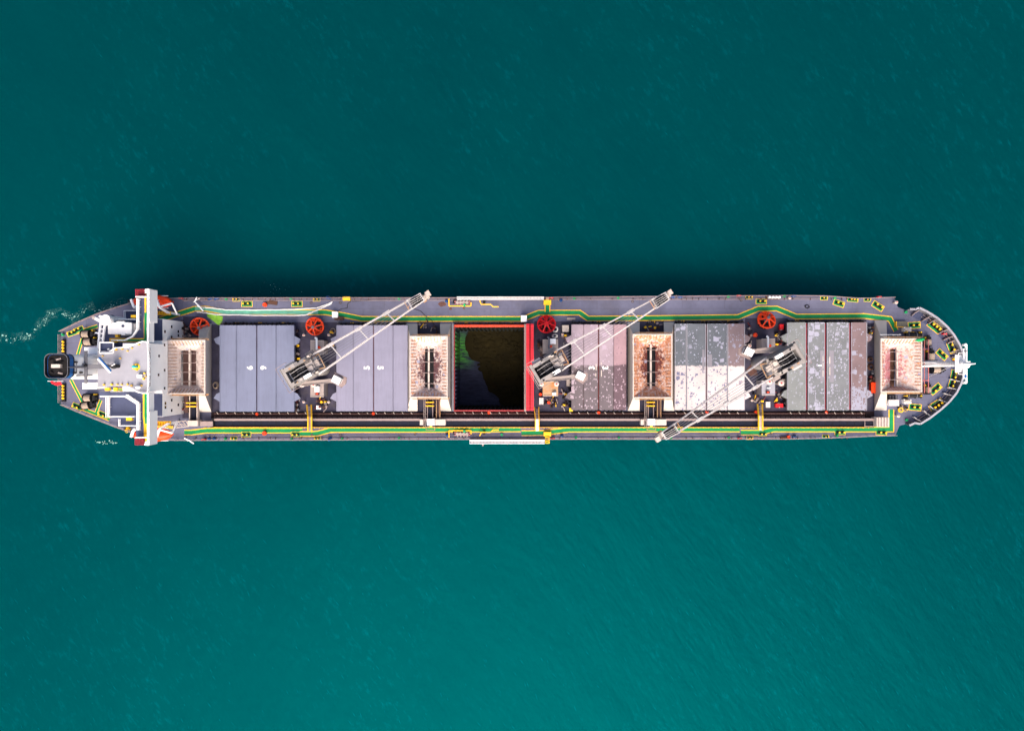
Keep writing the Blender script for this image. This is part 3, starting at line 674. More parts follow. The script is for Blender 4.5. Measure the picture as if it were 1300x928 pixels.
# ------------------------------------------------------------------ coaming-side passage with pipes and the belt conveyor (lower side)
bb = MB(); bb.sheet([W(268,523.2),W(1110,522),W(1110,531.5),W(268,531.5)], .006); bb.build('pipe_passage', M['trench'], ship)
for (y, r, mname) in ((525.2,.16,'pipe'),(526.8,.11,'trench'),(529.0,.14,'pipe'),(530.3,.09,'rail')):
    bb = MB(); bb.tube([W3(272,y,.5), W3(520,y,.5), W3(812,y-.2,.5), W3(1098,y-.4,.5)], r, 6); bb.build('deck_pipe', M[mname], ship)
bb = MB(); x = 275
while x < 1098:
    if not any(a_ < x < c_ for a_, c_ in ((388,420),(528,568),(680,722),(808,848),(950,992))):
        bb.beam(W3(x,523.3,.7), W3(x+2,525.6,.7), .10, .08)
    x += 11.2
bb.build('pipe_bracket', M['cream'], ship, kind='stuff')
bb = MB(); x = 274
while x < 1100:
    bb.pbox(x, 524.2, x+.7, 531, .0, .62); x += 6.4
bb.build('pipe_support', M['trench'], ship, kind='stuff')
conv = thing('belt_conveyor', W3(690,537,0), 'very long dark belt conveyor running beside all the hatches', 'conveyor')
bb = MB(); bb.pbox(271,534.3,1110,541.6,.5,.95); bb.build('belt', M['belt'], conv)
bb = MB(); bb.pbox(271,531.4,1110,534.2,.2,1.4); bb.build('cover_plate', M['rim'], conv)
bb = MB(); bb.pbox(271,541.6,1110,542.3,.2,1.25); bb.build('side_frame', M['pipe'], conv)
bb = MB(); bb.pbox(269,531,271,542.5,0,1.7); bb.build('end_plate', M['black'], conv)
bb = MB()
x = 276
while x < 1108: bb.pbox(x,534.4,x+.35,541.4,.95,1.02); x += 9.3
bb.build('belt_joint', M['black'], conv, kind='stuff')
bb = MB(); x = 262
while x < 1100:
    p = W3(x, 542.6, 0); bb.beam(p, p+Vector((0,0,1.0)), .13, .13); x += 6.3
bb.tube([W3(270,542.6,1.0), W3(1100,542.6,1.0)], .06, 5); bb.build('guard_rail', M['yellow'], conv)
hs = thing('conveyor_housing', W3(1120,536), 'pale ribbed housing over the forward end of the belt conveyor', 'housing')
bb = MB(); bb.pbox(1113,530,1129,542,0,2.4); bb.build('casing', M['cream'], hs)
for i in range(4):
    bb = MB(); bb.pbox(1115+i*3.7,530.2,1116+i*3.7,541.8,2.4,2.55); bb.build('roof_rib', M['rim'], hs)
bb = MB(); bb.tube([W3(1097,531,1.2),W3(1113,531,1.2)],.07); bb.tube([W3(1097,541,1.2),W3(1113,541,1.2)],.07); bb.tube([W3(1098,531,1.2),W3(1098,541,1.2)],.08); bb.build('side_rail', M['rail'], hs)

# footbridges over the conveyor
def footbridge(px, y0, y1, w, m):
    t = thing('footbridge', W3(px, (y0+y1)/2), 'narrow yellow railed footbridge over the conveyor', 'footbridge', 'footbridges over the belt conveyor', (px, 536))
    z = 2.2; yl = y0+15
    bb = MB(); bb.pbox(px-w/2, yl, px+w/2, y1, z-.15, z); bb.build('deck_plate', M[m], t)
    for i in range(7):
        yy = yl-1.9*i; bb = MB(); bb.pbox(px-w/2+.3, yy-1.4, px+w/2-.3, yy-.2, z-.25*(i+1), z-.25*(i+1)+.1); bb.build('stair_tread', M['rail'], t)
    for s in (-1, 1):
        bb = MB(); xx = px+s*w/2
        pts = [W3(xx, y1, z+1), W3(xx, yl, z+1), W3(xx+(-1.5 if s < 0 else -.4), y0, 1.2)]
        bb.tube(pts, .10, 6); bb.tube([p-Vector((0,0,.5)) for p in pts], .06, 5)
        for k in range(6): yy = yl+(y1-yl)*k/5; bb.beam(W3(xx, yy, z), W3(xx, yy, z+1), .09, .09)
        bb.build('handrail', M['yel'], t)
    for (yy) in (yl+2, y1-1):
        for xx in (px-w/2, px+w/2): bb = MB(); bb.beam(W3(xx, yy, 0), W3(xx, yy, z-.1), .14, .14); bb.build('support', M['yel'], t)
footbridge(393, 514, 547.5, 4.6, 'rim'); footbridge(682, 517, 547, 4.6, 'white'); footbridge(966, 513, 546.5, 5, 'cream')

# ------------------------------------------------------------------ hoppers
def hopper(k, rim, trough, beamx, legs, lab, mat, zr=4.3, zt=1.9, ribs=True, zb=.3, outlet='black'):
    x0,y0,x1,y1 = rim; cx,cy = (x0+x1)/2, (y0+y1)/2
    t = thing('cargo_hopper', W3(cx, cy), lab, 'hopper', 'cargo hoppers on the deck')
    m = mat
    A0 = W(x0,y1,zr); A1 = W(x1,y0,zr); B0 = W(trough[0],trough[3],zt); B1 = W(trough[2],trough[1],zt)
    def quad(name, p):
        bb = MB(); q = [Vector(v) for v in p]; nn = (q[1]-q[0]).cross(q[2]-q[0]).normalized()*-.12
        bb.add(q+[v+nn for v in q], [(0,1,2,3),(7,6,5,4),(0,4,5,1),(1,5,6,2),(2,6,7,3),(3,7,4,0)]); return bb.build(name, m, t)
    quad('sloping_plate', [(A0[0],A0[1],zr),(B0[0],B0[1],zt),(B0[0],B1[1],zt),(A0[0],A1[1],zr)])
    quad('sloping_plate', [(A1[0],A1[1],zr),(B1[0],B1[1],zt),(B1[0],B0[1],zt),(A1[0],A0[1],zr)])
    quad('end_plate', [(A1[0],A0[1],zr),(B1[0],B0[1],zt),(B0[0],B0[1],zt),(A0[0],A0[1],zr)])
    quad('end_plate', [(A0[0],A1[1],zr),(B0[0],B1[1],zt),(B1[0],B1[1],zt),(A1[0],A1[1],zr)])
    bb = MB(); bb.box(B0[0],B0[1],zt-.9,B1[0],B1[1],zt-.8); bb.build('outlet_gate', M[outlet], t)
    w = .22
    bb = MB(); bb.box(A0[0]-w,A0[1]-w,zr-.3,A0[0],A1[1]+w,zr+.12); bb.box(A1[0],A0[1]-w,zr-.3,A1[0]+w,A1[1]+w,zr+.12)
    bb.box(A0[0],A1[1],zr-.3,A1[0],A1[1]+w,zr+.12); bb.box(A0[0],A0[1]-w,zr-.3,A1[0],A0[1],zr+.12); bb.build('rim_frame', M['cream'], t)
    bx = W(beamx, cy, zt+.6)[0]
    bb = MB(); bb.prism([(bx-.17,W(0,y1-6,zt+.6)[1]),(bx+.17,W(0,y1-6,zt+.6)[1]),(bx+.17,W(0,y0+6,zt+.6)[1]),(bx-.17,W(0,y0+6,zt+.6)[1])], zt+.1, zt+.6); bb.build('centre_beam', M['cream'], t)
    for i in range(4):
        yy = y0+(y1-y0)*(.24+.18*i); bb = MB()
        bb.beam(W3(trough[0]-3, yy, zt+.75), W3(trough[2]+3, yy, zt+.75), .10, .12); bb.build('cross_bar', M['rim'], t)
    if ribs:
        bb = MB(); yy = y0+5
        while yy < y1-4:
            ya = W(0,yy,zr)[1]
            for (X, s) in ((A0[0],1),(A1[0],-1)):
                sl = (zt-zr)/abs((B0[0] if s > 0 else B1[0])-X)
                bb.beam((X, ya, zr+.05), (X+s*.95, ya, zr+sl*.95+.10), .09, .12)
            yy += 4.1
        xx = x0+5
        while xx < x1-4:
            xa = W(xx,0,zr)[0]
            for (Y, s) in ((A1[1],-1),(A0[1],1)):
                sl = (zt-zr)/abs((B1[1] if s < 0 else B0[1])-Y)
                bb.beam((xa, Y, zr+.05), (xa, Y+s*.8, zr+sl*.8+.1), .09, .12)
            xx += 4.1
        bb.build('rib', M['ribrust'] if k else M['beige_rust'], t, kind='stuff')
    for (ba, ta) in legs:
        left = (ta[0]+ta[2])/2 < cx; zt_ = zr-.35
        def RW(a, z): return W(a[0],a[3],z)+W(a[2],a[1],z)
        ym0, ym1 = ta[1]+1.5, ta[3]-1.5
        bb = MB(); bb.frustum(RW((ba[0],ba[1],ba[2],ym0),zb), zb, RW((ta[0],ta[1],ta[2],ym0),zt_), zt_)
        bb.frustum(RW((ba[0],ym1,ba[2],ba[3]),zb), zb, RW((ta[0],ym1,ta[2],ta[3]),zt_), zt_)
        if left: bb.frustum(RW((ba[0],ym0,ba[0]+4,ym1),zb), zb, RW((ta[0],ym0,ta[0]+.6,ym1),zt_), zt_)
        else: bb.frustum(RW((ba[2]-4,ym0,ba[2],ym1),zb), zb, RW((ta[2]-.6,ym0,ta[2],ym1),zt_), zt_)
        bb.build('leg_frame', M['legpaint'], t)
    # corner platforms with railings at both ends
    for yy, s in ((y0,-1),(y1,1)):
        bb = MB(); p = [W3(x0+2, yy+s*3.2, zr-.1), W3(x1+3, yy+s*3.2, zr-.1)]
        bb.tube(p, .05, 5); bb.tube([v-Vector((0,0,.5)) for v in p], .04, 5)
        for q in range(9): a_ = p[0].lerp(p[1], q/8); bb.beam(a_, a_-Vector((0,0,1.0)), .06, .06)
        g = p[0].copy(); bb.box(p[0].x, W(0,yy+s*3.2,zr-1)[1], zr-1.2, p[1].x, W(0,yy+s*.8,zr-1)[1], zr-1.1)
        bb.build('end_walkway', M['beige_rust'], t)
    return t
hm = lambda i, cx, cy, *a: hopper_mat('hopper lining %s' % ['smooth','burgundy','orange','speckled'][i], *W(cx, cy, 3), *a, i*3.0)
hopper(0, (213.5,433,259.5,499), (230,445,249,489), 240.5, [((253,411,268.5,523),(252,431,260,501))], 'clean pale cargo hopper beside the bridge', hm(0,240,466,.05,.15,(.25,.24,.25)), zr=7.2, zt=4.6, ribs=True, outlet='pipe')
hopper(1, (521.5,428,567,503.5), (539.5,443,550.5,492), 544.3, [((516,411,530,522),(521,427.5,530,504.5)),((558.5,411,573,522),(559.5,427.5,568,504.5))], 'rust flecked cargo hopper stained burgundy inside, aft of the open hold', hm(1,546,468,.42,.92,(.065,.018,.028)))
hopper(2, (804.5,425.5,852,504), (821.5,441,832,490), 826.3, [((797,409,812,521.5),(804,425,812,504.8)),((842.5,409,856,521.5),(843.5,425,852.8,504.8))], 'heavily orange rusted cargo hopper forward of the middle crane', hm(2,828,462,.95,.95,(.09,.02,.02)))
hopper(3, (1119,431,1169,496.5), (1130,443,1137.8,491), 1139.3, [((1110,406.5,1125.5,521),(1119,429.5,1126,497.5))], 'pale cargo hopper speckled with dark red, nearest the bow', hm(3,1134,466,.46,.7,(.28,.03,.07)), outlet='brown')
# extra girder face on the foremost hopper and red pipe gantry ahead of it
gx = thing('pipe_gantry', W3(1175,465), 'pair of faded red pipes with cross bars ahead of the foremost hopper', 'pipework')
for x in (1173.5,1178.6):
    bb = MB(); bb.tube([W3(x,431,3.2), W3(x,499,3.2)], .09, 8); bb.build('long_pipe', M['pipered'], gx)
for y in (443.5,464,483):
    bb = MB(); bb.tube([W3(1171,y,3.2), W3(1179,y,3.2)], .08, 8); bb.build('cross_pipe', M['pipered'], gx)
bb = MB()
for y in (433,497): bb.beam(W3(1173.5,y,0),W3(1173.5,y,3.2),.12,.12); bb.beam(W3(1178.6,y,0),W3(1178.6,y,3.2),.12,.12)
bb.build('post', M['pipered'], gx)

# feeder machinery below three hoppers
def feeder(cx, lab):
    t = thing('chute_feeder', W3(cx, 522), lab, 'chute', 'feeder chutes from hopper to conveyor')
    bb = MB(); bb.pbox(cx-2.6,507,cx+2.4,531,1.0,1.6); bb.build('chute', M['belt'], t)
    for s in (-3.4, 3.2):
        bb = MB(); bb.pbox(cx+s-.35,506,cx+s+.35,532,.8,2.0); bb.build('side_rail', M['rim'], t)
    for s in (-8,-6):
        bb = MB(); bb.pbox(cx+s-.25,506,cx+s+.25,542,1.2,1.5); bb.build('ladder_rail', M['beige'], t)
    bb = MB()
    for i in range(14): bb.pbox(cx-8,508+i*2.4,cx-6,508.5+i*2.4,1.25,1.42)
    bb.build('ladder_rungs', M['rail'], t)
    for i, yy in enumerate((510.2,514.8)):
        bb = MB(); bb.pbox(cx-5.6,yy,cx+5,yy+1.1,2.0,2.35)
        for q in range(4): bb.cyl(*W(cx-4+q*2.6, yy+.5, 2.4), 2.3, 2.6, .15, 8)
        bb.build('roller_frame', M['yellow'], t)
    bb = MB(); bb.pbox(cx-4,532,cx+5.4,540.2,.9,2.9); bb.build('hood', M['white'], t)
    bb = MB(); bb.pbox(cx-13,532.6,cx-9,539.6,1.0,2.3); bb.build('belt_cover', M['cream'], t); bb = MB(); bb.pbox(cx+6.4,532.4,cx+19.6,540,1.0,2.3); bb.build('belt_cover', M['cream'], t)
    bb = MB(); bb.pbox(cx+9.4,506,cx+12.4,530,.1,1.3); bb.build('side_duct', M['pipe'], t)
    for x_ in (8,12.5): bb = MB(); bb.tube([W3(cx+x_,508,1.8),W3(cx+x_,530.5,1.8)],.08); bb.build('handrail', M['beige_rust'], t)
    bb = MB(); bb.tube([W3(cx-5,542,1.5),W3(cx+6,542,1.5),W3(cx+6,546,1.5),W3(cx-5,546,1.5),W3(cx-5,542,1.5)],.06); bb.build('handrail', M['beige_rust'], t)
    bb = MB(); bb.cyl(*W(cx+.8,541,2.3),1.0,2.2,.22,8); bb.build('lamp_post_base', M['yel'], t)
feeder(546, 'rusty feeder chute running from the hopper aft of the open hold to the conveyor')
feeder(826.5, 'rusty feeder chute running from the orange rusted hopper to the conveyor')
t = thing('chute_feeder', W3(243, 520), 'rusty feeder chute running from the hopper beside the bridge', 'chute', 'feeder chutes from hopper to conveyor')
bb = MB(); bb.pbox(242.5,502,248.5,534,.8,1.5); bb.build('chute', M['belt'], t)
for x in (240,249.5):
    bb = MB(); bb.pbox(x,502,x+1,534,.8,1.9); bb.build('side_rail', M['cream'], t)
for y in (511,515.5):
    bb = MB(); bb.pbox(236,y,249,y+1.3,2,2.3); bb.build('roller_frame', M['yellow'], t)
bb = MB(); bb.pbox(234,502,238.5,524,.3,1.2); bb.build('side_duct', M['pipe'], t)
bb = MB(); bb.pbox(238,534,251,541,.5,2.6); bb.build('hood', M['cream'], t)
bb = MB(); bb.pbox(254,535,270,541,.5,1.9); bb.build('belt_cover', M['rim'], t)
bb = MB()
for i in range(5): bb.tube([W3(220+i*3,535+(i%2)*3,1.5),W3(226+i*3,542-(i%2)*2,1.5)],.07)
bb.tube([W3(219,536,1.5),W3(236,534,1.5),W3(240,541,1.5),W3(224,543,1.5),W3(219,536,1.5)],.08); bb.build('stair_frame', M['cream'], t)
t = thing('yellow_ladder', W3(205,540), 'long yellow ladder lying on deck by the lower lifeboat', 'ladder')
bb = MB(); bb.beam(W3(199,539.5,.3), W3(220,541.5,.3), .12, .12); bb.beam(W3(199,542,.3), W3(220,544,.3), .12, .12); bb.build('rail', M['yel'], t)
bb = MB()
for i in range(14): bb.beam(W3(200+i*1.5,539.7+i*.14,.3), W3(200+i*1.5,542.1+i*.14,.3), .08, .08)
bb.build('rungs', M['yel'], t)
t = copy_tree(t); t['label'] = 'long yellow ladder lying on deck by the upper lifeboat'; t.location = W3(206,397); t.rotation_euler = (0,0,R(7))

# ------------------------------------------------------------------ cranes
def crane(loc, ang, lab, tipz=16, reach=26.8):
    t = thing('deck_crane', (0,0,0), lab, 'crane', 'deck cranes between the hatches')
    bb = MB(); bb.cyl(0,0,0,9,1.45,24); bb.cyl(0,0,8.7,9.4,1.8,24); bb.build('pedestal', M['crane'], t)
    bb = MB(); bb.prism([(-3.3,-1.9),(1.0,-1.9),(2.2,-1.3),(2.2,1.3),(1.0,1.9),(-3.3,1.9)], 9.4, 12.0)
    h = bb.build('machinery_house', M['crane'], t)
    for s in (-1, 1):
        bb = MB(); y = s*1.55
        bb.add([(-3.2,y-.35,12),(2.0,y-.35,12),(1.2,y-.35,13.6),(-1.0,y-.35,14.8),(-3.2,y-.35,14.6),(-3.2,y+.35,12),(2.0,y+.35,12),(1.2,y+.35,13.6),(-1.0,y+.35,14.8),(-3.2,y+.35,14.6)],
               [(0,1,2,3,4),(9,8,7,6,5),(0,5,6,1),(1,6,7,2),(2,7,8,3),(3,8,9,4),(4,9,5,0)])
        bb.build('side_girder', M['crane'], t)
    bb = MB(); bb.box(-3.1,-1.2,12.0,.4,1.2,12.15); bb.build('winch_well', M['black'], t)
    for i in range(3):
        bb = MB(); x = -2.5+i*1.05; bb.rod((x,-1.15,12.9),(x,1.15,12.9),.42,.42,12)
        for q in range(4): bb.rod((x,-1.1+q*.7,12.9),(x,-1.04+q*.7,12.9),.52,.52,12)
        bb.build('winch_drum', M['black'], t)
    bb = MB(); bb.box(-3.8,-2.1,12.4,-3.25,2.1,14.4); bb.box(-4.15,-2.3,12.9,-4.0,2.3,13.9); bb.box(-4.0,-2.1,13.1,-3.8,-1.9,13.6); bb.box(-4.0,1.9,13.1,-3.8,2.1,13.6); bb.build('rear_crosshead', M['crane'], t)
    bb = MB(); bb.box(.4,-1.1,12.0,1.9,1.1,12.9); bb.box(.7,-.9,12.9,1.5,0,13.3); bb.box(1.9,-.6,11.4,2.8,.6,12.4); bb.build('motor_cover', M['cream'], t)
    rnd = random.Random(int(reach*10))
    for q_ in range(16):
        x_ = rnd.uniform(-2.9,2.0); y_ = rnd.choice((-1.55,1.55))+rnd.uniform(-.25,.25); z_ = 14.0 if x_ < 0 else 13.2; bb = MB()
        bb.box(x_-.2,y_-.13,z_-.4,x_+rnd.uniform(.1,.4),y_+.13,z_+rnd.uniform(.5,.9)); bb.build('girder_fitting', M[rnd.choice(['black','grey','beige_rust','cream','black'])], t)
    for q_ in range(5):
        y_ = -1.0+q_*.5; bb = MB(); bb.tube([(-2.9,y_,13.7),(-.8,y_+.1,13.9),(1.8,y_*.8,13.0)],.05,4); bb.build('well_wire', M['boom'] if q_ % 2 else M['black'], t)
    bb = MB(); bb.tube([(2.2,-1.2,12.3),(3.2,-1.5,11.6),(3.4,1.5,11.6),(2.2,1.2,12.3)],.12,6); bb.build('heel_pipe', M['beige_rust'], t)
    bb = MB(); bb.cyl(2.6,.9,9.5,12.6,.35,12); bb.cyl(2.6,-.2,9.5,12.2,.28,12,0); bb.build('slip_ring_housing', M['grey'], t)
    bb = MB(); bb.box(-.6,-1.9,14.2,.9,-1.25,14.75); bb.build('equipment_box', M['white'], t); bb = MB(); bb.box(-3.0,2.0,12.9,-1.2,2.5,13.6); bb.build('equipment_box', M['boom'], t)
    bb = MB(); bb.tube([(-4.4,-2.6,14.9),(-4.4,2.6,14.9),(-2.2,2.7,14.9)],.05); bb.tube([(-4.4,-2.6,14.9),(-2.0,-2.7,14.9)],.05)
    for p in ((-4.4,-2.6),(-4.4,0),(-4.4,2.6),(-2.2,2.7),(-2.0,-2.7)): bb.beam((p[0],p[1],14.0),(p[0],p[1],14.9),.06,.06)
    bb.build('guard_rail', M['rail'], t)
    bb = MB(); bb.box(1.0,2.1,10.6,2.6,2.9,11.2); bb.box(-.4,1.9,11.0,2.4,2.3,12.2); bb.build('access_platform', M['beige'], t)
    # twin boom jib
    ends = []
    for s in (-1, 1):
        bb = MB(); p = Vector((1.4,s*1.95,11.2)); q = Vector((reach-1.2,s*.72,tipz))
        mid = p.lerp(q,.5); bb.beam(p, mid, .31, .5); bb.beam(mid, q, .26, .42); bb.build('boom', M['boom'], t); ends.append((p,q))
        bb = MB()
        for q_ in range(24): z_ = p.lerp(q, .04+q_*.04)+Vector((0,0,.45)); bb.beam(z_, z_+Vector((0,0,.25)), .07,.07)
        bb.tube([p.lerp(q,.04)+Vector((0,s*.1,.7)), p.lerp(q,.96)+Vector((0,s*.1,.62))], .035, 4); bb.build('boom_handline', M['rail'], t, kind='stuff')
    for f in (.22,.49,.75):
        bb = MB(); a = ends[0][0].lerp(ends[0][1], f+.012); c = ends[1][0].lerp(ends[1][1], f-.012); bb.beam(a, c, .2, .25)
        bb.beam(c-Vector((.7,0,-.1)), c+Vector((.7,0,.1)), .6, .5); bb.build('cross_tie', M['boom'], t)
    bb = MB()
    for k in range(4): y = -.75+k*.5; bb.tube([(-1.5,y,13.4),(2.0,y*1.1,13.0),(reach-1.5,y*.7,tipz+.45)], .045, 4)
    bb.build('hoist_wire', M['grey'], t)
    bb = MB(); bb.beam((reach-3.0,-.95,tipz),(reach,-.75,tipz+.1),.16,.7); bb.beam((reach-3.0,.95,tipz),(reach,.75,tipz+.1),.16,.7); bb.box(reach-.15,-.85,tipz-.3,reach+.05,.85,tipz+.4)
    bb.box(reach-2.9,-.9,tipz-.4,reach-2.7,.9,tipz+.2); bb.build('tip_frame', M['boom'], t)
    for k in range(4):
        bb = MB(); y = -.57+k*.38; bb.rod((reach-1.6,y-.06,tipz+.1),(reach-1.6,y+.06,tipz+.1),.75,.75,14); bb.rod((reach-.6,y-.06,tipz+.1),(reach-.6,y+.06,tipz+.1),.4,.4,12); bb.build('sheave', M['black'], t)
    bb = MB(); bb.box(reach-2.6,-.8,tipz-.5,reach-.2,.8,tipz-.42); bb.build('sheave_guard', M['pipe'], t)
    for y_ in (-.38,0,.38):
        bb = MB(); bb.beam((reach-2.8,y_,tipz+.95),(reach-.1,y_*.9,tipz+.8),.07,.07); bb.build('guard_bar', M['boom'], t)
    bb = MB(); bb.beam((reach-3.4,-.9,tipz+.5),(reach-3.4,.9,tipz+.5),.12,.12); bb.beam((reach-3.4,-.5,tipz+.5),(reach-2.9,-.2,tipz+.9),.1,.1); bb.build('tip_brace', M['beige_rust'], t)
    bb = MB(); zb = tipz-2.6; x = reach+.55
    bb.box(x-.7,-.5,zb,x+.5,.45,zb+.9); bb.box(x+.1,-.2,zb+.3,x+1.0,.75,zb+1.5); bb.rod((x,-.5,zb+.6),(x,.5,zb+.6),.5,.5,12); bb.rod((x,0,zb),(x,0,zb-.9),.14,.1,8)
    bb.torus(x,0,zb-1.1,.3,.1,10,6); hb = bb.build('hook_block', M['cream'], t)
    bb = MB(); bb.box(x-1.0,-.75,zb+.2,x-.3,.3,zb+.7); bb.tube([(x-.2,.3,zb+.5),(x-.3,.4,tipz)],.05,5); bb.tube([(x-.2,-.3,zb+.5),(x-.3,-.4,tipz)],.05,5); bb.build('hook_tackle', M['beige_rust'], hb)
    # cab arm and operator's cab
    p = Vector((-2.4,-1.9,11.2)); q = Vector((2.3,-4.0,10.7)); r = Vector((3.6,-4.9,10.6))
    bb = MB(); d = (q-p).normalized(); bb.beam(p, q, .85, .5); bb.beam(p+Vector((.3,.3,.3)), q+Vector((0,.3,.3)), .08, .3); bb.beam(p+Vector((-.15,-.35,.3)), q+Vector((-.2,-.4,.3)), .08, .3); bb.beam(q, r, .8, .4); bb.build('cab_arm', M['beige'], t)
    bb = MB(); a = R(-58); cx, cy = 3.9,-4.75
    def rot(x, y): return (cx+x*math.cos(a)-y*math.sin(a), cy+x*math.sin(a)+y*math.cos(a))
    bb.prism([rot(-.82,-.68),rot(.82,-.68),rot(.82,.68),rot(-.82,.68)], 11.9, 12.1); roof_bb = bb; bb = MB(); bb.prism([rot(-.74,-.6),rot(.74,-.6),rot(.74,.6),rot(-.74,.6)], 10.0, 10.8); cb = bb.build('operator_cab', M['white'], t); roof_bb.build('cab_roof', M['white'], cb)
    bb = MB(); bb.prism([rot(-.75,-.61),rot(.75,-.61),rot(.75,.61),rot(-.75,.61)], 10.8, 11.9); bb.build('cab_window', M['glass'], cb)
    bb = MB(); bb.prism([rot(-1.3,-.9),rot(1.2,-1.1),rot(1.6,0),rot(1.2,1.1),rot(-1.3,1.0)], 9.8, 9.95)
    L = [rot(-1.3,1.0),rot(1.2,1.1),rot(1.6,0),rot(1.2,-1.1),rot(-1.3,-.9)]
    bb.tube([(x_,y_,10.9) for x_,y_ in L], .045, 5)
    for x_,y_ in L: bb.beam((x_,y_,9.9),(x_,y_,10.9),.06,.06)
    bb.build('cab_platform', M['rim'], cb)
    t.location = loc; t.rotation_euler = (0,0,ang)
    return t
def dloc(px, py, z): x, y = W(px, py, z); return (x, y, 0)
crA = crane(dloc(385.5,468.8,14), R(30.6), 'twin boom deck crane nearest the bridge with jib over the upper rail')
crB = crane(dloc(700,463.8,14), R(31.0), 'twin boom deck crane amidships with jib over the rusted hopper', reach=25.4)
crC = crane(dloc(994,460.5,14), R(210.6), 'twin boom deck crane nearest the bow with jib crossing the specked hatch', reach=27.1)

# deckhouses at the crane feet
def deckhouse(r, m, lab, z=3.6):
    t = thing('deckhouse', W3((r[0]+r[2])/2,(r[1]+r[3])/2), lab, 'deckhouse', 'small deckhouses at the crane feet')
    bb = MB(); bb.pbox(r[0]+.5,r[1]+.5,r[2]-.5,r[3]-.5,0,z-.15); w = bb.build('wall', M['beige'], t)
    bb = MB(); bb.pbox(*r,z-.15,z); bb.build('roof', M[m], t)
    bb = MB(); bb.pbox(r[0]+.2,r[1]+.2,r[2]-.2,r[1]+.7,z,z+.12); bb.pbox(r[0]+.2,r[3]-.7,r[2]-.2,r[3]-.2,z,z+.12); bb.build('roof_edge', M['cream'], t)
    dx = W((r[0]+r[2])/2, 0, z)[0]; yS = W(0, r[3]-.5, z)[1]
    bb = MB(); bb.box(dx-.45, yS-.05, .2, dx+.45, yS, 2.1); bb.build('door', M['white'], w)
    return t
for (x0,x1,nm,mn,ms) in ((394,411,'aftmost','beige','beige'),(689,708.5,'middle','beige','beige_rust'),(967,984,'forward','beige','roof_grey')):
    dyy = -1 if x0 > 600 else 0; dyy = -2 if x0 > 900 else dyy
    deckhouse((x0,432+dyy,x1,450+dyy), mn, 'small flat roofed deckhouse above the %s crane pedestal' % nm)
    deckhouse((x0,485+dyy,x1,504+dyy), ms, 'small flat roofed deckhouse below the %s crane pedestal' % nm)
    t = thing('bent_vent_pipe', W3(x0+7,438,0), 'white bent vent pipe on the roof above the %s crane' % nm, 'pipe')
    z = 4.0; p = [W3(x0+6,429+dyy,z+.5), W3(x0+8,429.5+dyy,z+.6), W3(x0+8,443+dyy,z+.6), W3(x0+8,443+dyy,3.5)]
    bb = MB(); bb.tube(p, .2, 10); bb.build('pipe_run', M['white'] if x0 != 689 else M['grey'], t)
    bb = MB(); bb.cyl(*W(x0+10.5,441+dyy,z),3.6,4.1,.28,10); bb.build('valve_cap', M['orange'], t)
    t = thing('roof_locker', W3(x0+8,496,3.6), 'white locker with red box on the roof below the %s crane' % nm, 'locker')
    if nm != 'middle':
        bb = MB(); bb.pbox(x0+5.5,490.5+dyy,x0+11,498+dyy,3.62,4.5) if nm == 'aftmost' else bb.pbox(x0+7,494+dyy,x0+11,495+dyy,3.62,4.1); bb.build('locker_body', M['white'], t)
        bb = MB(); bb.pbox(x0+6.2,498.4+dyy,x0+10.5,501.6+dyy,3.62,4.2); bb.build('red_box', M['red_dark'], t)
        bb = MB(); bb.pbox(x0+7.2,499.3+dyy,x0+9.4,500.6+dyy,4.2,4.3); bb.build('box_lid', M['orange'], t)
    else:
        t['label'] = 'small white box with blue lid on the rusted roof below the middle crane'
        bb = MB(); bb.pbox(701,498.5,706,501.5,3.62,4.1); bb.build('locker_body', M['white'], t)
        bb = MB(); bb.pbox(703,496.5,706,498.3,3.62,4.0); bb.build('box_lid', M['grey'], t)

# ------------------------------------------------------------------ orange-peel grabs
def grab(px, py, r, m, rot, tilt, lab):
    t = thing('orange_peel_grab', (0,0,0), lab, 'grab', 'orange peel grabs resting on deck')
    bb = MB(); bb.torus(0,0,1.35,r*.93,.17,24,6); bb.build('rim_ring', m, t)
    n = 7
    for k in range(n):
        a0 = 2*math.pi*k/n; prof = [(r*.97,1.5),(r*1.0,1.0),(r*.85,.45),(r*.5,.12),(r*.2,.05)]; wd_ = [.16,.36,.40,.24,.06]
        bb = MB(); vs = []
        for (rr, z), w_ in zip(prof, wd_):
            for s in (-1, 1):
                aa = a0+s*w_*.9; vs.append((rr*math.cos(aa), rr*math.sin(aa), z))
        for (rr, z), w_ in zip(prof, wd_):
            for s in (-1, 1):
                aa = a0+s*w_*.9; vs.append(((rr-.1)*math.cos(aa), (rr-.1)*math.sin(aa), z+.1))
        q = len(prof)*2; fs = []
        for i in range(len(prof)-1): fs += [(2*i,2*i+1,2*i+3,2*i+2)[::-1], (q+2*i,q+2*i+1,q+2*i+3,q+2*i+2), (2*i,2*i+2,q+2*i+2,q+2*i), (2*i+1,q+2*i+1,q+2*i+3,2*i+3)]
        bb.add(vs, fs); bb.build('tine', m, t)
        bb = MB(); bb.beam((.25*math.cos(a0),.25*math.sin(a0),2.3),(r*.9*math.cos(a0),r*.9*math.sin(a0),1.5),.26,.2); bb.build('arm', m, t)
    bb = MB(); bb.cyl(0,0,1.2,2.1,.55,14,r1=.4); bb.cyl(0,0,2.1,2.6,.32,12); bb.build('hub', M['grey'] if m is M['orange'] else m, t)
    bb = MB(); bb.cyl(0,0,.05,.25,r*.8,20); bb.build('dark_bowl', M['black'], t)
    t.location = W3(px, py, .35); t.rotation_euler = (R(tilt),R(-tilt*.7),R(rot)); return t
gA = grab(402.5,413,1.95,M['orange'],12,11,'orange red peel grab standing above the aft crane'); 
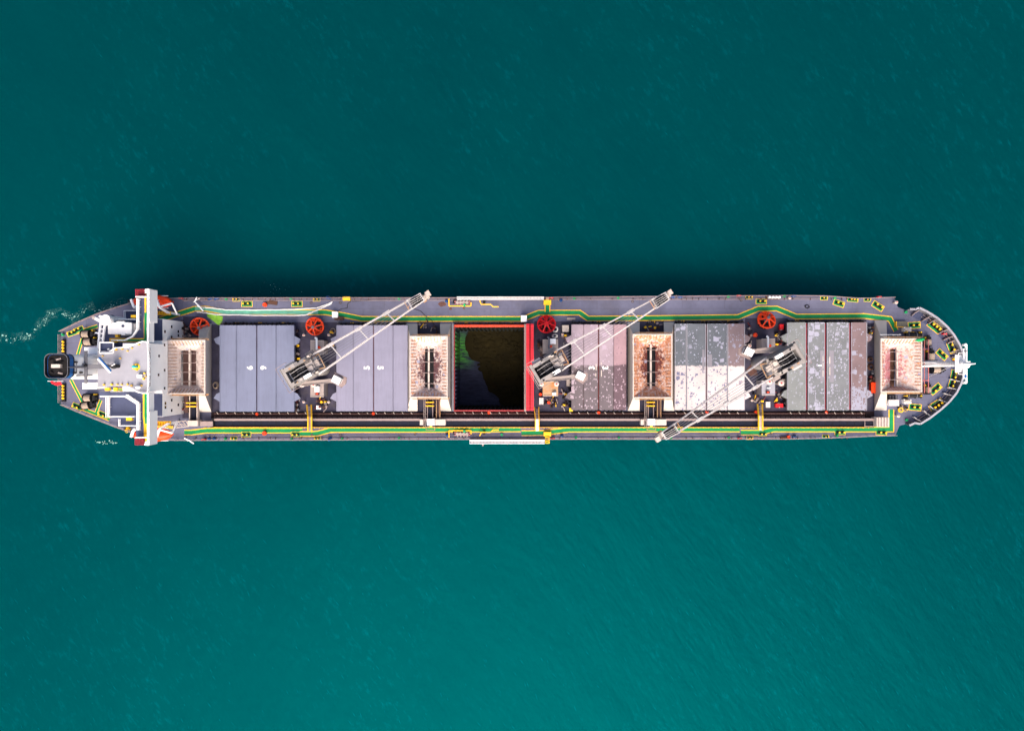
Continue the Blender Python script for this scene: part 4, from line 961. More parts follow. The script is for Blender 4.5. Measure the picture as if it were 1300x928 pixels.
gB = grab(693.5,413.5,1.95,M['crimson'],40,-9,'crimson peel grab standing above the middle crane')
for (px,py,rot,tilt,lab) in ((255.5,413,70,16,'orange red peel grab half hidden behind the aftmost hopper leg'),(970,409.5,25,-17,'orange red peel grab standing above the crane nearest the bow')):
    c = copy_tree(gA); c.location = W3(px,py,.5); c.rotation_euler = (R(tilt),R(-tilt*.7),R(rot)); c['label'] = lab

# ------------------------------------------------------------------ accommodation block (part of the ship)
def part(name, mats, parent=ship): return lambda bb, **k: bb.build(name, mats, parent, **k)
ZR2 = 17.4; ZW = 14.5
XF = W(187,0,ZR2)[0]     # bridge front
bb = MB()   # lower house
xa = W(206.5,0,9)[0]; bb.box(W(140,0,9)[0], W(0,529,9)[1], 0, xa, W(0,405,9)[1], 8.98); acc = bb.build('lower_house', M['white'], ship)
bb = MB(); bb.sheet([W(194,405.5,9),W(206.3,405.5,9),W(206.3,528.5,9),W(194,528.5,9)], 9.01); bb.build('front_deck', M['deck_blue'], ship)
# windows in the forward wall of the lower house
def front_window(y, z, w=.55, h=.6, X=xa, par=acc):
    yy = (464-y)*(H-z)/900
    bb = MB(); bb.box(X-.05, yy-w/2, z-h/2, X+.03, yy+w/2, z+h/2); f = bb.build('window', M['glass'], par)
for (px, py, z) in ((209,421,8.1),(217,415,5.3),(217,428,5.3),(225.5,421,2.4),(209.5,512,7.9),(209.5,517,7.9),(217,508,5.3),(217,521,5.3),(225,514,2.4),(225,426,2.4)):
    front_window(py, z)
bb = MB()   # upper block
xu = W(193.5,0,9)[0]-1.0
bb.box(W(128,0,ZR2)[0], W(0,490,ZR2)[1], 8.98, xu+1.2, W(0,446,ZR2)[1], ZR2-.1); up = bb.build('upper_house', M['white'], ship)
# bridge
bb = MB(); bb.box(XF-4.6, W(0,497,ZR2)[1], 11.2, XF, W(0,436,ZR2)[1], ZR2-.02); brg = bb.build('bridge', M['white'], ship)
bb = MB(); bb.box(XF-6, W(0,499,9.0)[1], 8.98, XF-.3, W(0,433,9.0)[1], 11.2); bb.build('bridge_front_wall', M['white'], ship)
for (y0, y1) in ((441,446),(447,455.5),(460,464),(465,469),(470,474),(477,484.5),(485.5,491)):      # wheelhouse windows
    ya = W(0,y0,ZR2)[1]; yb_ = W(0,y1-.4,ZR2)[1]
    bb = MB(); bb.box(XF-.02, yb_, 16.35, XF+.03, ya, 16.8); bb.build('window', M['glass'], brg)
for (py, z) in ((438,10.2),(470,10.2),(493,10.2),(452,13),(476,13.2)): front_window(py, z, .5, .6, XF-.3 if z < 11.2 else XF, brg)
# monkey island roof
roof = [(124,452),(124,447.5),(139,446),(146,441.5),(160,441),(172,436.5),(180,433.5),(187.3,434),(188.5,466),(187.3,499),(180,499),(174,497.5),(162,490.8),(124,490.8)]
bb = MB(); bb.pprism(roof, ZR2-.25, ZR2+.02); rf = bb.build('roof', M['roof_grey'], ship)
bb = MB(); Lr = [W3(x,y,ZR2+.9) for x,y in roof[2:13]]
bb.tube(Lr, .10, 5)
for p in Lr: bb.beam(p, p-Vector((0,0,.9)), .1, .1)
for i in range(len(Lr)-1):
    for k in (1,2,3): p = Lr[i].lerp(Lr[i+1], k/4); bb.beam(p, p-Vector((0,0,.9)), .07, .07)
bb.tube([p-Vector((0,0,.45)) for p in Lr], .06, 5); bb.build('roof_railing', M['white'], ship)
bb = MB()
for (x,y,s) in ((146.8,443.5,1.6),(154.5,443,1.2),(161.5,445.5,1),(167,442,1),(175.8,437.5,1),(152,455,1),(183,474,1.4),(182,481,1.5),(184.5,478,1),(131.5,488.5,1.3),(141.3,488.3,1.6),(148.5,488.3,1.1),(154,488.3,1.1),(161.5,488,1.2),(166.5,489.5,1.2),(179,489.5,1.2),(173,470,.9),(169,463.5,1.0),(169,468,1.0),(129.8,452,.8)):
    bb.cyl(*W(x,y,ZR2+.4), ZR2+.02, ZR2+.45, s/8.6, 8)
bb.build('roof_fitting', M['yel'], rf, kind='stuff')
def roof_item(name, lab, cat, f):
    t = thing(name, W3(0+650,464,0), lab, cat); f(t); return t
t = thing('yellow_compass_mat', W3(173.5,465,ZR2), 'round yellow mat with turquoise compass stand on the bridge roof', 'compass stand')
bb = MB(); bb.cyl(*W(173.7,465.8,ZR2),ZR2+.02,ZR2+.1,.62,20); bb.build('mat', M['yel'], t)
bb = MB(); bb.cyl(*W(171,465.5,ZR2+1),ZR2+.1,ZR2+1.0,.22,10); bb.dome(*W(170,465.3,ZR2+1),ZR2+1.0,.36,.3,.35); m_t = paint('turquoise cover',(.03,.42,.42),.05); bb.build('binnacle', m_t, t)
t = thing('roof_locker', W3(176.5,477.5,ZR2), 'small white square locker on the bridge roof', 'locker'); bb = MB(); bb.pbox(174,475.6,179.4,479.6,ZR2+.02,ZR2+.7); bb.build('body', M['white'], t); bb = MB(); bb.pbox(173.8,475.4,179.6,479.8,ZR2+.7,ZR2+.78); bb.build('lid', M['white'], t)
t = thing('satellite_dome', W3(174,491.5,ZR2), 'white oval satellite dome at the lower edge of the bridge roof', 'dome'); bb = MB(); x,y = W(174.5,491.5,ZR2+.8); bb.cyl(x,y,ZR2+.02,ZR2+.5,.3,12); bb.build('base', M['white'], t); bb = MB(); bb.dome(x,y,ZR2+.5,.52,.34,.7,16,6); bb.build('radome', M['white'], t, smooth=True)
t = thing('radar_scanner', W3(133,463,ZR2), 'long blue and white radar scanner bar set diagonally on the roof mast', 'radar')
bb = MB(); z=ZR2+3.6; a = W3(125.5,455,z); c = W3(141,472.5,z); bb.beam(a+Vector((-.12,-.08,0)), c+Vector((-.12,-.08,0)), .30,.3); bb.build('scanner_back', M['white'], t)
d = Vector((.10,.12,.1)); bb = MB(); bb.beam(a+d*1.5, c+d*1.5-(c-a)*.02, .2,.3); bb.build('scanner_face', M['blue'], t)
bb = MB(); m0 = W3(132,465,z); bb.cyl(m0.x,m0.y,ZR2,z-.1,.28,12); bb.cyl(m0.x,m0.y,z-.6,z-.12,.4,12); bb.build('turning_unit', M['grey'], t)
t = thing('small_radar', W3(144,465,ZR2), 'small dark radar with white bar behind the long scanner', 'radar'); bb = MB(); x,y = W(143,465,ZR2+2); bb.cyl(x,y,ZR2+.02,ZR2+1.6,.35,12); bb.dome(x,y,ZR2+1.6,.65,.5,.4); bb.build('pedestal', M['black'], t); bb = MB(); bb.beam(W3(141.5,464.5,ZR2+2.3), W3(146,461.8,ZR2+2.3),.18,.2); bb.build('scanner_bar', M['white'], t)
# antennas mast lines
t = thing('signal_mast', W3(122,466,ZR2), 'grey signal mast with crosstree between funnel and bridge roof', 'mast')
bb = MB(); p0 = W3(118,466,ZR2); top = Vector((p0.x-.3,p0.y,ZR2+7)); bb.rod(p0,top,.28,.12,10); bb.build('mast_pole', M['grey'], t)
bb = MB(); bb.beam((p0.x,p0.y-3,ZR2+2.2),(p0.x,p0.y+3,ZR2+2.2),.5,.25); bb.beam((p0.x+.1,p0.y,ZR2+2),(p0.x+3.6,p0.y+.2,ZR2+1.2),.9,.2); bb.beam((p0.x,p0.y-1.1,ZR2+5),(p0.x,p0.y+1.1,ZR2+5),.12,.12); bb.build('crosstree', M['grey'], t)
bb = MB()
for (dy_, z) in ((-1.0,5.3),(-1.0,3.4),(.9,5)): bb.cyl(p0.x-.1,p0.y+dy_,ZR2+z-.3,ZR2+z+.4,.18,8)
bb.dome(p0.x+.1,p0.y+.3,ZR2+2.4,.3,.3,.3); bb.build('signal_lamp', M['black'], t)
# low dark locker deck on roof aft
bb = MB(); bb.pbox(127.5,435.5,143.5,447.5,ZR2-2.2,ZR2-.8); bb.build('winch_roof', M['deck_blue'], ship)
bb = MB(); L = [W3(x,y,ZR2) for x,y in ((126.5,434.8),(144,434.8),(144,448.2),(126.5,448.2),(126.5,434.8))]; bb.tube(L,.12,5); bb.build('deck_edge_rail', M['white'], ship)
bb = MB(); x,y = W(135,443.3,ZR2); bb.dome(x,y,ZR2-.8,.3,.2,.3); bb.build('vent_cap', M['white'], ship)
# wing deck
wl = 172.5
bb = MB(); bb.pprism([(181.5,371),(188,368),(188,563),(181,563),(181,556),(wl,556),(wl,545),(wl,512),(168,508),(158,498),(140,494),(140,440),(150,434),(168,428),(174,420),(wl+1,400),(wl+1,377),(181.5,377)], ZW-.35, ZW); wing = bb.build('wing_deck', M['deck_blue'], ship)
for pts, w0, w1, dz, mn in (([(184.6,372),(184.6,395),(183.6,407),(183.6,431.5)],-.15,.15,.006,'yellow'),([(139,431.3),(184.5,431.3)],-.42,.28,.010,'yellow'),([(183.4,499),(183.4,530),(184.6,540),(184.6,562)],-.3,.3,.006,'yellow'),([(145,494.5),(172,494.5)],-.25,.25,.010,'yellow'),
    ([(185.2,397),(184.8,407),(184.8,433)],-.26,.26,.014,'green'),([(150,431.7),(186,431.7)],-.26,.16,.018,'green'),([(184.9,499),(184.9,528),(186,538)],-.26,.26,.014,'green'),([(148.5,494.5),(170,494.5)],-.16,.16,.018,'green')):
    bb = MB(); strip(bb, [W(*p,ZW) for p in pts], w0, w1, ZW+dz); bb.build('walkway_border' if mn == 'yellow' else 'walkway', M[mn], ship)
# white bridge wings: tall fronts below the bridge roof, cut higher where the lower deck shows
for up_ in (True, False):
    bb = MB()
    if up_: segs = [((186.6,366.8,189.4,409),14.3),((186.6,409,188.6,434),15.3)]
    else: segs = [((186.6,522.5,189.4,565.5),14.3),((186.6,498.5,188.6,522.5),15.3)]
    (a_, z0), (c_, z1) = segs
    bb.pbox(*a_, z0, ZR2-.02); bb.pbox(*c_, z1, ZR2-.05); bb.build('bridge_wing', M['white'], ship)
    bb = MB(); yy = (367,372) if up_ else (560.5,565.3); bb.pbox(184,yy[0],187,yy[1],15.0,ZR2-.4); bb.build('wing_console', M['white'], ship)
for (x0,y0,x1,y1) in ((171.8,367.2,184,376.2),(171,556.2,183,565)):
    z = ZW+.4; bb = MB(); bb.pbox(x0,y0,x1,y1,z-.3,z); pl = bb.build('wing_platform', M['platform_red'], ship)
    bb = MB()
    for i in range(6): xx = x0+1+i*(x1-x0-2)/5; bb.pbox(xx-.2,y0+.5,xx+.2,y1-.5,z,z+.08)
    for i in range(4): yy = y0+1+i*(y1-y0-2)/3; bb.pbox(x0+.5,yy-.2,x1-.5,yy+.2,z+.002,z+.075)
    bb.build('grating_bar', M['red_dark'], pl)
    bb = MB(); bb.pbox(x0,(y1 if y0 < 400 else y0-1.2),x1+3,(y1+1.2 if y0 < 400 else y0),z,z+1); bb.build('platform_edge', M['white'], ship)
    bb = MB(); bb.pbox(x1, (y0 if y0 < 400 else y1-1.6), 188, (y0+1.6 if y0 < 400 else y1), z, z+.9); bb.build('platform_edge', M['white'], ship)
# inner rails of the wing deck
def rail_line(pts, z, m='white', r=.07, parent=ship, n=3, h=1.0, name='deck_railing'):
    bb = MB(); L = [W3(x,y,z+h) for x,y in pts]
    bb.tube(L, r, 5); bb.tube([p-Vector((0,0,h*.5)) for p in L], r*.7, 4)
    for i in range(len(L)-1):
        k_ = max(1, int((L[i+1]-L[i]).length/1.3))
        for k in range(k_+1): p = L[i].lerp(L[i+1], k/k_); bb.beam(p, p-Vector((0,0,h)), .07, .07)
    return bb.build(name, M[m], parent)
rail_line([(174,379),(174,418),(168,427),(158,432),(141,432)], ZW, r=.12)
rail_line([(175.5,380),(175.5,418)], ZW)
rail_line([(127,503),(158,503),(174,513),(174,546)], ZW, r=.12)
rail_line([(160,501),(176,512),(176,546)], ZW, r=.1)
# intermediate decks north and south, aft of the bridge
ZL = 11.0
bb = MB(); bb.pprism([(133,399),(146,405),(174,405),(174,437),(127,437),(130,410)], 8, ZL); bb.build('boat_deck', M['deck_blue'], ship)
bb = MB(); bb.pprism([(157,394),(180,394),(180,406),(157,406)], 5, 7.5); bb.build('boat_deck', M['deck_blue'], ship)
rail_line([(157.5,394.5),(180,394.5)], 7.5); rail_line([(157.5,394.5),(157.5,405)], 7.5)
rail_line([(131,401),(137,402),(146,405.5),(172,405.5)], ZL, r=.12)
bb = MB(); bb.pprism([(126,498),(176,498),(176,512),(176,532),(150,532),(137,529),(137,505),(126,505)], 6, 9.5); bb.build('boat_deck', M['deck_blue'], ship)
bb = MB(); bb.pprism([(150,529),(176,529),(176,541),(151,541)], 4, 7.0); bb.build('boat_deck', M['deck_blue'], ship)
rail_line([(138,529),(170,529)], 9.5, r=.12); rail_line([(151,530),(151,540.5),(178,540.5)], 7, r=.1)
rail_line([(134.5,504),(134.5,530)], 9.5); rail_line([(137.5,505),(137.5,529)], 9.5, r=.1)
bb = MB()
for (x0,y0,x1,y1,z) in ((142,432,148,435,ZW+.5),(166,400,172.5,403.5,ZL+.8),(133,492.5,138.5,496,ZW+.6),(160,530,167,534,9.8),(146,425,150,428,ZL+1),(144,492,148,496.6,ZW+.4)):
    bb = MB(); bb.pbox(x0,y0,x1,y1,z-.8,z); bb.build('yellow_stair', M['yel'], ship)
    for i in range(3): pass
# big white enclosed store on the boat deck
t = thing('store_casing', W3(153,417), 'big white flat topped store casing on the upper side aft of the bridge', 'casing')
bb = MB(); bb.pprism([(137,409.5),(148,409.5),(148,408),(158,408),(158,409.5),(167,410),(167,424),(158.5,424),(158.5,425.6),(154,425.6),(154,424.2),(137,424)], ZL-.1, ZL+2.6); bb.build('casing_body', M['white'], t)
bb = MB(); bb.pprism([(167.3,410.5),(173.5,411),(173.5,418),(167.3,423.5)], ZL-.1, ZL+1.9); bb.build('casing_wing', M['boom'], t)
bb = MB(); bb.cyl(*W(156,414,ZL+2.7), ZL+2.6, ZL+2.85, .24, 12); bb.build('hatch_hole', M['deck_blue'], t)
# provision crane: lattice jib lying across
t = thing('provision_crane', W3(130,405), 'white provision crane with lattice jib folded across the stern deck', 'crane')
bb = MB(); bb.cyl(*W(134,405.5,14), 0, 13.4, .8, 14); bb.cyl(*W(134,406,14.5),13.4,14.6,1.0,14); bb.build('pedestal', M['white'], t)
z = 14.2
for off in (0, 5.6):
    bb = MB(); bb.beam(W3(128+off,409,z), W3(123.6+off*.85,451,z), .28, .4); bb.build('jib_chord', M['white'], t)
for i in range(7):
    y = 412+i*5.8; bb = MB(); bb.beam(W3(127.8-(y-409)*.1,y,z), W3(133-(y-409)*.12,y,z), .2, .3); bb.build('jib_strut', M['white'], t)
bb = MB(); bb.beam(W3(120,403.5,z), W3(136,412,z), .6, .6); bb.beam(W3(126.5,401.5,z+.3), W3(140,406,z+.3), .45, .5); bb.beam(W3(121,422.5,z), W3(128,423.5,z),.3,.3); bb.build('slewing_frame', M['white'], t)
bb = MB(); bb.cyl(*W(120,403.8,z), z-.3, z+.4, .3, 10); bb.build('jib_head', M['cream'], t)
# funnel
def rrect(x0,y0,x1,y1,r,n=6):
    pts = []
    for cx,cy,a in ((x1-r,y1-r,0),(x0+r,y1-r,90),(x0+r,y0+r,180),(x1-r,y0+r,270)):
        for k in range(n+1): t_ = R(a+90*k/n); pts.append((cx+r*math.cos(t_), cy+r*math.sin(t_)))
    return pts
zf2 = 24.6
fx0, fy0 = W(57,480,zf2); fx1, fy1 = W(85.5,449.5,zf2)
bb = MB(); bb.prism(rrect(fx0,fy0,fx1,fy1,.8), 0, 22.6); fun = bb.build('funnel', M['white'], ship)
bb = MB(); bb.prism(rrect(fx0-.03,fy0-.03,fx1+.03,fy1+.03,1.0), 22.9, 23.9); bb.build('funnel_band', M['blue'], fun)
def wallring(bb, pts, z0, z1, t_, mi=0, mi2=None):
    cx = sum(p[0] for p in pts)/len(pts); cy = sum(p[1] for p in pts)/len(pts)
    inn = [(cx+(p[0]-cx)*(1-t_), cy+(p[1]-cy)*(1-t_)) for p in pts]; n = len(pts)
    vs = [(p[0],p[1],z0) for p in pts]+[(p[0],p[1],z1) for p in pts]+[(p[0],p[1],z0) for p in inn]+[(p[0],p[1],z1) for p in inn]
    fs = []
    for i in range(n):
        j = (i+1) % n; fs += [(i,j,n+j,n+i),(n+i,n+j,3*n+j,3*n+i),(3*n+i,3*n+j,2*n+j,2*n+i)]
    bb.add(vs, fs, mi)
bb = MB(); wallring(bb, rrect(fx0-.06,fy0-.06,fx1+.06,fy1+.06,1.05), 24.0, zf2, .05); bb.build('funnel_cap', M['black'], fun); bb = MB(); wallring(bb, rrect(fx0-.05,fy0-.05,fx1+.05,fy1+.05,1.0), 22.6, 22.9, .05); bb.build('funnel_ring', M['black'], fun)
bb = MB(); wallring(bb, rrect(fx0-.09,fy0-.09,fx1+.09,fy1+.09,1.05), zf2, zf2+.06, .03); bb.build('cap_lip', M['grey'], fun)
bb = MB(); bb.prism(rrect(fx0+.12,fy0+.12,fx1-.12,fy1-.12,.9), 23.8, 23.95); bb.build('funnel_floor', M['soot'], fun)
cx, cy = (fx0+fx1)/2, (fy0+fy1)/2
bb = MB(); bb.box(cx-.9,cy-.32,23.95,cx+.7,cy+.32,24.6); bb.build('exhaust_duct', M['cream'], fun)
for (dx,dy_,ln) in ((.4,1.35,.8),(.7,-1.35,.7),(-.9,1.2,.6),(-.9,-1.2,.5),(.9,.8,.4)):
    bb = MB(); bb.rod((cx+dx,cy+dy_,23.9),(cx+dx-ln*.8,cy+dy_-.15*dy_,24.3),.17,.17,10); bb.build('exhaust_pipe', M['beige' if dx > 0 and abs(dy_) > 1 else 'soot'], fun)
bb = MB(); bb.box(fx1-.02, fy0+.3, 17.2, fx1+.06, fy0+.5, 22); bb.box(fx1-.02, cy+.2, 20, fx1+.3, cy+.5, 20.3); bb.build('casing_ladder', M['grey'], fun)
# engine casing boxes beside the funnel
for (x0,y0,x1,y1,z) in ((107,441,124,449.5,12.5),(104.5,486,122.5,494,12.5)):
    bb = MB(); bb.pbox(x0,y0,x1,y1,3,z); o = bb.build('engine_vent_house', M['white'], ship)
bb = MB(); bb.pbox(90,451,126,481.5,0,ZR2-4.5); bb.build('engine_casing', M['white'], ship)
# ensign flag
t = thing('red_flag', W3(62,485,14), 'small red flag streaming beside the funnel', 'flag')
bb = MB(); p = W3(61,483.8,14); q = W3(80,483.6,10); bb.rod(p,q,.09,.09,6); bb.build('flagstaff', M['white'], t)
bb = MB(); N = 8
vs = []
for i in range(N+1):
    u = i/N; pz = 13.6-.6*u; c0 = W3(64+13*u,484.2+1.5*u,pz); wv = .12*math.sin(u*9)
    hgt = .55*math.sin(min(1,u*1.6+.3)*2.2)
    vs += [(c0.x,c0.y+wv,c0.z),(c0.x+.1,c0.y-hgt-.15+wv,c0.z-.3)]
mflag = paint('red flag cloth',(.75,.01,.02),.06,rough=.8)
bb.add(vs, [(2*i,2*i+1,2*i+3,2*i+2) for i in range(N)]); bb.build('flag_cloth', mflag, t)

# lifeboats with davits
def lifeboat(px, py, s, lab):
    t = thing('lifeboat', W3(px,py), lab, 'lifeboat', 'orange lifeboats below the bridge wings')
    z0, L, wd_ = 4.2, 4.1, 1.45; c = W3(px,py,5.5); N = 14; Mq = 10; vs = []; fs = []
    for i in range(N+1):
        u = -1+2*i/N; x = c.x+u*L; k = max(.02, (1-abs(u)**2.6))**.6
        for j in range(Mq):
            a_ = 2*math.pi*j/Mq; yy = math.cos(a_)*wd_*k; zz_ = math.sin(a_); zz_ = zz_*(1.15 if zz_ > 0 else 1.3)*(.45+.55*k)
            vs.append((x, c.y+yy, 5.5+zz_))
    for i in range(N):
        for j in range(Mq): fs.append((i*Mq+j,(i+1)*Mq+j,(i+1)*Mq+(j+1)%Mq,i*Mq+(j+1)%Mq)[::-1])
    fs.append(tuple(range(Mq))); fs.append(tuple(N*Mq+j for j in range(Mq))[::-1])
    bb = MB(); bb.add(vs, fs); hl = bb.build('hull', M['lifeboat'], t, smooth=True)
    bb = MB(); bb.box(c.x-1.6,c.y-.5,6.4,c.x-.2,c.y+.5,7.1); bb.build('wheelhouse', M['lifeboat'], t)
    bb = MB(); bb.box(c.x+.9,c.y-.35,6.5,c.x+1.6,c.y+.3,6.75); bb.build('boarding_hatch', M['yel'], t)
    bb = MB(); bb.tube([(c.x-L*.8,c.y+wd_*.86,5.6),(c.x+L*.8,c.y+wd_*.86,5.6)],.06); bb.tube([(c.x-L*.8,c.y-wd_*.86,5.6),(c.x+L*.8,c.y-wd_*.86,5.6)],.06); bb.build('grab_line', M['white'], t)
    d = thing('boat_davit', W3(px+3,py), 'white davit frame holding the ' + ('upper' if s < 0 else 'lower') + ' orange lifeboat', 'davit')
    for dx in (1.9,-3.2):
        bb = MB(); q = [Vector((c.x+dx,c.y+s*(-.3),7.6)), Vector((c.x+dx+.8,c.y-s*-1*1.0*-1,7.9)), Vector((c.x+dx+1.0,c.y+s*2.1,5)), Vector((c.x+dx+1.0,c.y+s*2.2,0))]
        q[1] = Vector((c.x+dx+.7,c.y+s*1.2,7.9))
        for i in range(3): bb.beam(q[i],q[i+1],.4,.4)
        bb.beam(q[1], q[1]+Vector((1.6,s*(-.9),-2)), .28,.28); bb.beam(q[1]+Vector((1.6,s*(-.9),-2)), q[2]+Vector((1.4,s*.2,-1)), .25,.25); bb.beam(q[0], q[0]+Vector((0,0,-1)), .1,.1)
        bb.build('davit_arm', M['white'], d)
    bb = MB(); bb.box(c.x+.2,c.y+s*1.9,4.2,c.x+3.2,c.y+s*2.6,4.4)
    for i in range(5): bb.box(c.x+.4+i*.55,c.y+s*1.75,3.6,c.x+.6+i*.55,c.y+s*2.5,4.7)
    bb.build('winch_cradle', M['yel'], d)
lifeboat(193.5,383.5,-1,'orange lifeboat hung under the upper bridge wing')
lifeboat(193.5,551.5,1,'orange lifeboat hung under the lower bridge wing')

# ------------------------------------------------------------------ mooring bollards on green pads
def make_bollards(xs=(-.5,.5)):
    t = thing('mooring_bollards', (0,0,0))
    bb = MB(); bb.box(-1.18,-.62,.006,1.18,.62,.016); bb.build('pad_border', M['yellow'], t)
    bb = MB(); bb.box(-1.08,-.52,.018,1.08,.52,.028); bb.build('green_pad', M['green'], t)
    bb = MB(); bb.box(-.85,-.24,.03,.85,.24,.14); bb.build('base_plate', M['black'], t)
    for s in xs:
        bb = MB(); bb.cyl(s,0,.16,.75,.17,12); c = bb.build('bollard', M['black'], t)
        bb = MB(); bb.cyl(s,0,.75,.95,.17,12); bb.build('bollard_cap', M['yel'], c)
    return t
proto = make_bollards(); proto3 = make_bollards((-.6,0,.6)); first = True; first3 = True
BOL = [(313.5,386,0,1),(377,386,0,1),(966.5,382.7,0,1),(1065,385.3,-18,1.02),(1114.5,388.8,-32,1.1),(1160.6,413,4,1.15),(1186.5,415,-38,1.35),(1207.3,441,-68,1.1),(1195.8,450.2,-42,1.1),
 (1210.4,476,80,.95),(1207.9,487,72,.95),(1187.7,493.8,40,1.15),(1188.8,514.2,33,1.4),(1161.7,517,-5,1.15),(312.5,551.5,0,.9),(375.5,551.5,0,.9),(968,550.8,0,.8),(1066.5,548.5,0,1),(1119,548.8,-4,1),
 (300,380.4,0,.68),(402,380.4,0,.66),(951,377.6,0,.66),(1046,378.8,0,.66),(1082.5,380.8,-5,1.2),(1101,380.8,0,.62),(91.5,423,20,.9),(100,418.5,22,.9),(98,516,-22,.95),(131,526.5,-22,.95),(403,556.3,0,.6),(297,556.3,0,.6),(1048,554,0,.6),(952,555.8,0,.6)]
for (px,py,a_,s) in BOL:
    if s >= 1.2: c = proto3 if first3 else copy_tree(proto3); first3 = False
    else: c = proto if first else copy_tree(proto); first = False
    c.location = W3(px,py); c.rotation_euler = (0,0,R(a_)); c.scale = (s,s,1)
    if px == 1082.5: c.scale = (1,.72,1)
    tag(c, 'row of three yellow bollards' if s >= 1.2 else 'yellow topped bollard pair', 'bollards', 'mooring bollards on the ship', (px,py))
# stern roller fairleads: rows of yellow knobs
for (y0,n) in ((434,4),(490,5)):
    t = thing('roller_fairlead', W3(80,y0+8), 'black roller fairlead with yellow knobs at the stern, %s' % ('above the funnel' if y0 < 460 else 'below the funnel'), 'fairlead')
    bb = MB(); bb.pbox(78,y0-3,82.5,y0+n*4,0,.5); bb.build('base', M['black'], t)
    for i in range(n):
        bb = MB(); bb.cyl(*W(79.5,y0+i*3.9,.8),.5,.85,.22,10); bb.build('roller_cap', M['yel'], t)

# ------------------------------------------------------------------ mooring winches
def make_winch():
    t = thing('mooring_winch', (0,0,0))
    bb = MB(); bb.box(-1.4,-.9,.02,1.4,.9,.18); bb.build('bed', M['black'], t)
    bb = MB(); bb.rod((-1.0,0,.95),(.5,0,.95),.72,.72,16); bb.build('rope_drum', M['tan'], t)
    for x in (-1.08,.55):
        bb = MB(); bb.rod((x-.05,0,.95),(x+.05,0,.95),.92,.92,18); bb.build('flange', M['black'], t)
    bb = MB(); bb.box(.7,-.55,.18,1.3,.55,1.3); bb.rod((1.3,0,.95),(1.75,0,.95),.28,.34,10); bb.build('gearbox', M['black'], t)
    bb = MB(); bb.box(.8,.6,.2,1.2,.85,1.0); bb.build('brake_lever', M['yel'], t)
    return t
pw = make_winch(); first = True
WN = [(114.5,424.5,0,1),(117,434,5,1),(117,505,0,1),(114,514,10,.95),(1176,434,90,.8),(1176,494,90,.8),(1179,452,90,.95),(1186,469,0,1.0)]
for (px,py,a_,s) in WN:
    c = pw if first else copy_tree(pw); first = False
    c.location = W3(px,py); c.rotation_euler = (0,0,R(a_)); c.scale = (s,s,s)
    tag(c, 'black mooring winch with tan drum', 'winch', 'mooring winches', (px,py))
# windlasses at the bow
for (px,py,lab) in ((1157.5,425.5,'upper'),(1157.5,501.5,'lower')):
    t = thing('anchor_windlass', W3(px,py), 'black anchor windlass beside the foremost hopper, %s side' % lab, 'windlass')
    bb = MB(); bb.box(*W(px-9,py+3.4),.02,*W(px+9,py-3.4),.4) ; bb.build('bed', M['black'], t)
    c = W3(px,py)
    bb = MB(); bb.rod((c.x-1.3,c.y,.9),(c.x+.2,c.y,.9),.55,.55,16); bb.rod((c.x+.5,c.y,.9),(c.x+1.4,c.y,.9),.45,.38,14); bb.build('drum', M['black'], t)
    for dx in (-1.4,.3,1.45):
        bb = MB(); bb.rod((c.x+dx-.05,c.y,.9),(c.x+dx+.05,c.y,.9),.72,.72,16); bb.build('flange', M['grey'], t)
    for dx in (-1.9,1.1):
        bb = MB(); bb.cyl(c.x+dx,c.y+.55*(1 if py < 460 else -.2),.4,1.7,.13,8); bb.build('brake_wheel', M['yel'], t)
    bb = MB(); bb.cyl(*W(px+18.5,py+(8.5 if py < 460 else -7.5)),.02,.3,.62,18); bb.cyl(*W(px+18.5,py+(8.5 if py < 460 else -7.5)),.3,.5,.4,14,1); bb.build('chain_pipe', [M['yellow'],M['black']], t)
    t2 = thing('white_locker', W3(px-8.5,py+(-7 if py < 460 else 8)), 'domed white locker beside the %s anchor windlass' % lab, 'locker')
    x,y = W(px-8.5,py+(-7 if py < 460 else 8)); bb = MB(); bb.box(x-.75,y-.45,0,x+.75,y+.45,1.0); bb.build('body', M['white'], t2); bb = MB(); bb.dome(x,y,1.0,.8,.5,.35,14,4); bb.build('lid', M['cream'], t2)
t = thing('deck_store_box', W3(1145,411), 'olive grey deck box with yellow edges on the upper bow deck', 'box'); bb = MB(); bb.pbox(1138.5,408,1151.5,415,0,.7); bb.build('box_body', paint('olive box',(.16,.15,.12),.1,.2), t); bb = MB(); bb.pbox(1138,414.8,1152,415.4,0,.78); bb.pbox(1137.8,408,1138.4,415,0,.78); bb.build('edge_trim', M['yellow'], t)
t = thing('chain_heap', W3(1147,518.5), 'heap of yellow and black mooring gear on the lower bow deck', 'mooring gear'); 
for i in range(14):
    bb = MB(); x,y = W(1147+random.uniform(-5.5,5.5),518.5+random.uniform(-2.6,2.6)); bb.torus(x,y,.15+random.random()*.35,random.uniform(.2,.45),.09,12,5); bb.build('rope_coil', M[random.choice(['tan','yel','black','tan'])], t)
t = thing('green_cover_sheet', W3(1169,431), 'bright green sheet draped over the corner of the foremost hopper', 'sheet'); bb = MB(); x,y = W(1168.5,431.5,4.6); bb.dome(x,y,4.45,1.05,.36,.3,14,3,jit=.12,a=R(8)); bb.build('cloth', M['teal'], t); 
